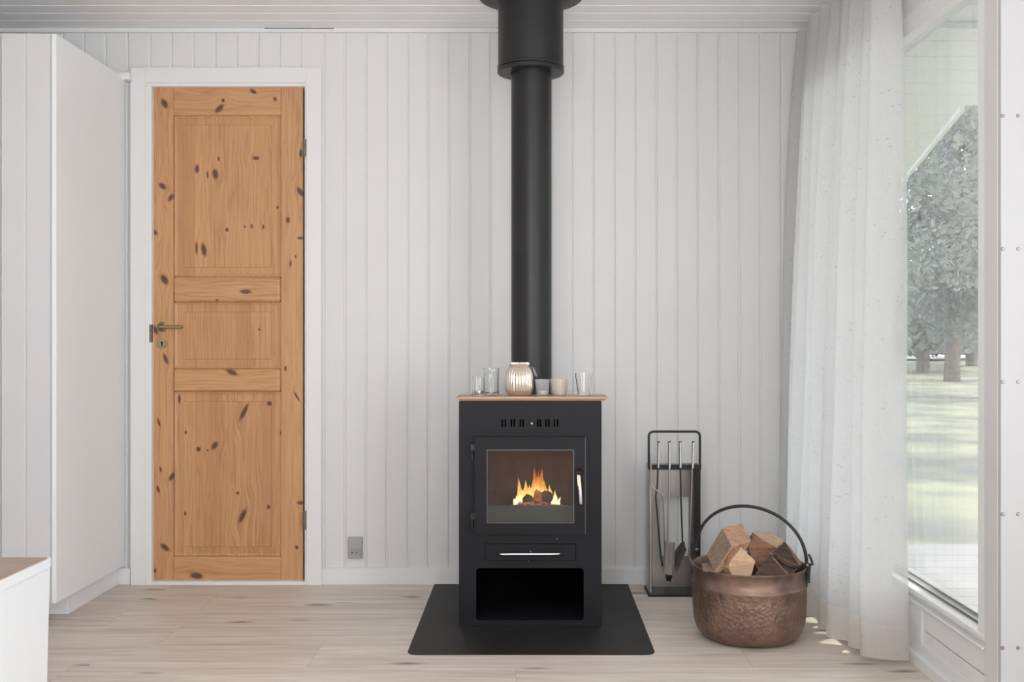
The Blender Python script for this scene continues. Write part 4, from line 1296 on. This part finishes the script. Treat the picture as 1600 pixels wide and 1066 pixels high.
def tree(px, Y, hgt, crown_r, z0, seed, mat, label, n=2600, leaf=.11, name='tree', group='trees beyond the lawn'):
    random.seed(seed)
    x = PX(px, Y)
    t = thing(name, (x, Y, -.2), label, name, group)
    bm = B()
    pts = [Vector((x+.05*math.sin(i*1.3+seed), Y+.05*math.cos(i+seed), -.2+i*hgt*.8/8)) for i in range(9)]
    tube(bm, pts, [.16*(1-i/10)*hgt/8 for i in range(9)], 10)
    for k in range(7):
        b0 = pts[3+k % 5]; ang = random.random()*2*PI
        e = b0+Vector((math.cos(ang)*crown_r*.7, math.sin(ang)*crown_r*.7, crown_r*.5))
        tube(bm, [b0, b0.lerp(e, .5)+Vector((0, 0, .1)), e], [.05, .035, .015], 6)
    finish('trunk', bm, M['bark'], t, smooth=60)
    vs, fs = [], []
    clumps = []
    for k in range(26):
        a = random.random()*2*PI; rr = crown_r*math.sqrt(random.random())*.8; zz = z0+(hgt-z0)*random.random()
        clumps.append((Vector((x+rr*math.cos(a), Y+rr*math.sin(a), zz)), crown_r*random.uniform(.25, .5)))
    for i in range(n):
        c, r = random.choice(clumps)
        v = Vector((random.gauss(0, 1), random.gauss(0, 1), random.gauss(0, .8)))*r*.6
        p = c+v
        if p.z < z0*.8: p.z = z0*.8+random.random()*.3
        nrm = Vector((random.gauss(0, 1), random.gauss(0, 1), random.gauss(0, 1)+.6)).normalized()
        s = nrm.orthogonal().normalized(); s = Matrix.Rotation(random.random()*6.28, 3, nrm) @ s; w = nrm.cross(s)
        L = leaf*random.uniform(.7, 1.4)
        b = len(vs); o_ = ORG[t.name]
        for (aa, bb, cc) in ((-1, 0, 0), (-.3, .45, .08), (.5, .40, .08), (1, 0, -.1), (.5, -.40, .08), (-.3, -.45, .08)):
            vs.append(tuple(p+s*aa*L+w*bb*L+nrm*cc*L-o_))
        fs.append((b, b+1, b+2, b+3, b+4, b+5))
    me = bpy.data.meshes.new('foliage'); me.from_pydata(vs, [], fs); me.materials.append(mat)
    o = bpy.data.objects.new('foliage', me); COL.objects.link(o); o.parent = t; ORG[o.name] = ORG[t.name]
tree(1600, 15.5, 8.0, 2.1, 2.2, 1, M['leaf_b'], 'pale green broad tree seen high at the right of the window pane', 6500, .06)
tree(1560, 21, 9.5, 2.2, 1.2, 4, M['leaf_a'], 'dark bushy tree by the right edge of the window pane', 7000, .08)
tree(1490, 28, 11, 2.6, 1.0, 5, M['leaf_a'], 'dense far tree filling the middle of the window view', 8000, .10)
tree(1440, 36, 12, 3.0, .8, 2, M['leaf_a'], 'blue green tree farthest left behind the curtain edge', 7000, .12)
tree(1400, 45, 13, 3.6, .6, 6, M['leaf_b'], 'hazy far tree mostly hidden by the curtain', 6500, .14)
tree(1520, 48, 14, 4.0, .5, 11, M['leaf_a'], 'farthest tree at the end of the lawn, seen low in the pane', 7000, .15)
tree(1620, 38, 12, 3.2, .6, 7, M['leaf_b'], 'far tree standing behind the window post', 6000, .12)
tree(1720, 11.2, 6.5, 1.5, 2.2, 8, M['leaf_b'], 'near broad tree out of view, added to shade the lawn', 5000, .08)  # this and the next tree are unseen, added for their shade
tree(2150, 8.6, 6.0, 1.5, 2.2, 9, M['leaf_b'], 'unseen spreading tree added to shade the lawn right of the porch', 4500, .08)
tree(1450, 58, 4.2, 3.4, .2, 21, M['leaf_a'], 'low dark shrub closing the lawn, left in the window pane', 5000, .15, 'shrub', 'shrubs at the far end of the lawn')
tree(1520, 60, 4.0, 3.4, .2, 22, M['leaf_a'], 'low dark shrub closing the lawn, middle of the window pane', 5000, .15, 'shrub', 'shrubs at the far end of the lawn')
tree(1600, 62, 4.4, 3.6, .2, 23, M['leaf_a'], 'low dark shrub closing the lawn, behind the window post', 5000, .15, 'shrub', 'shrubs at the far end of the lawn')
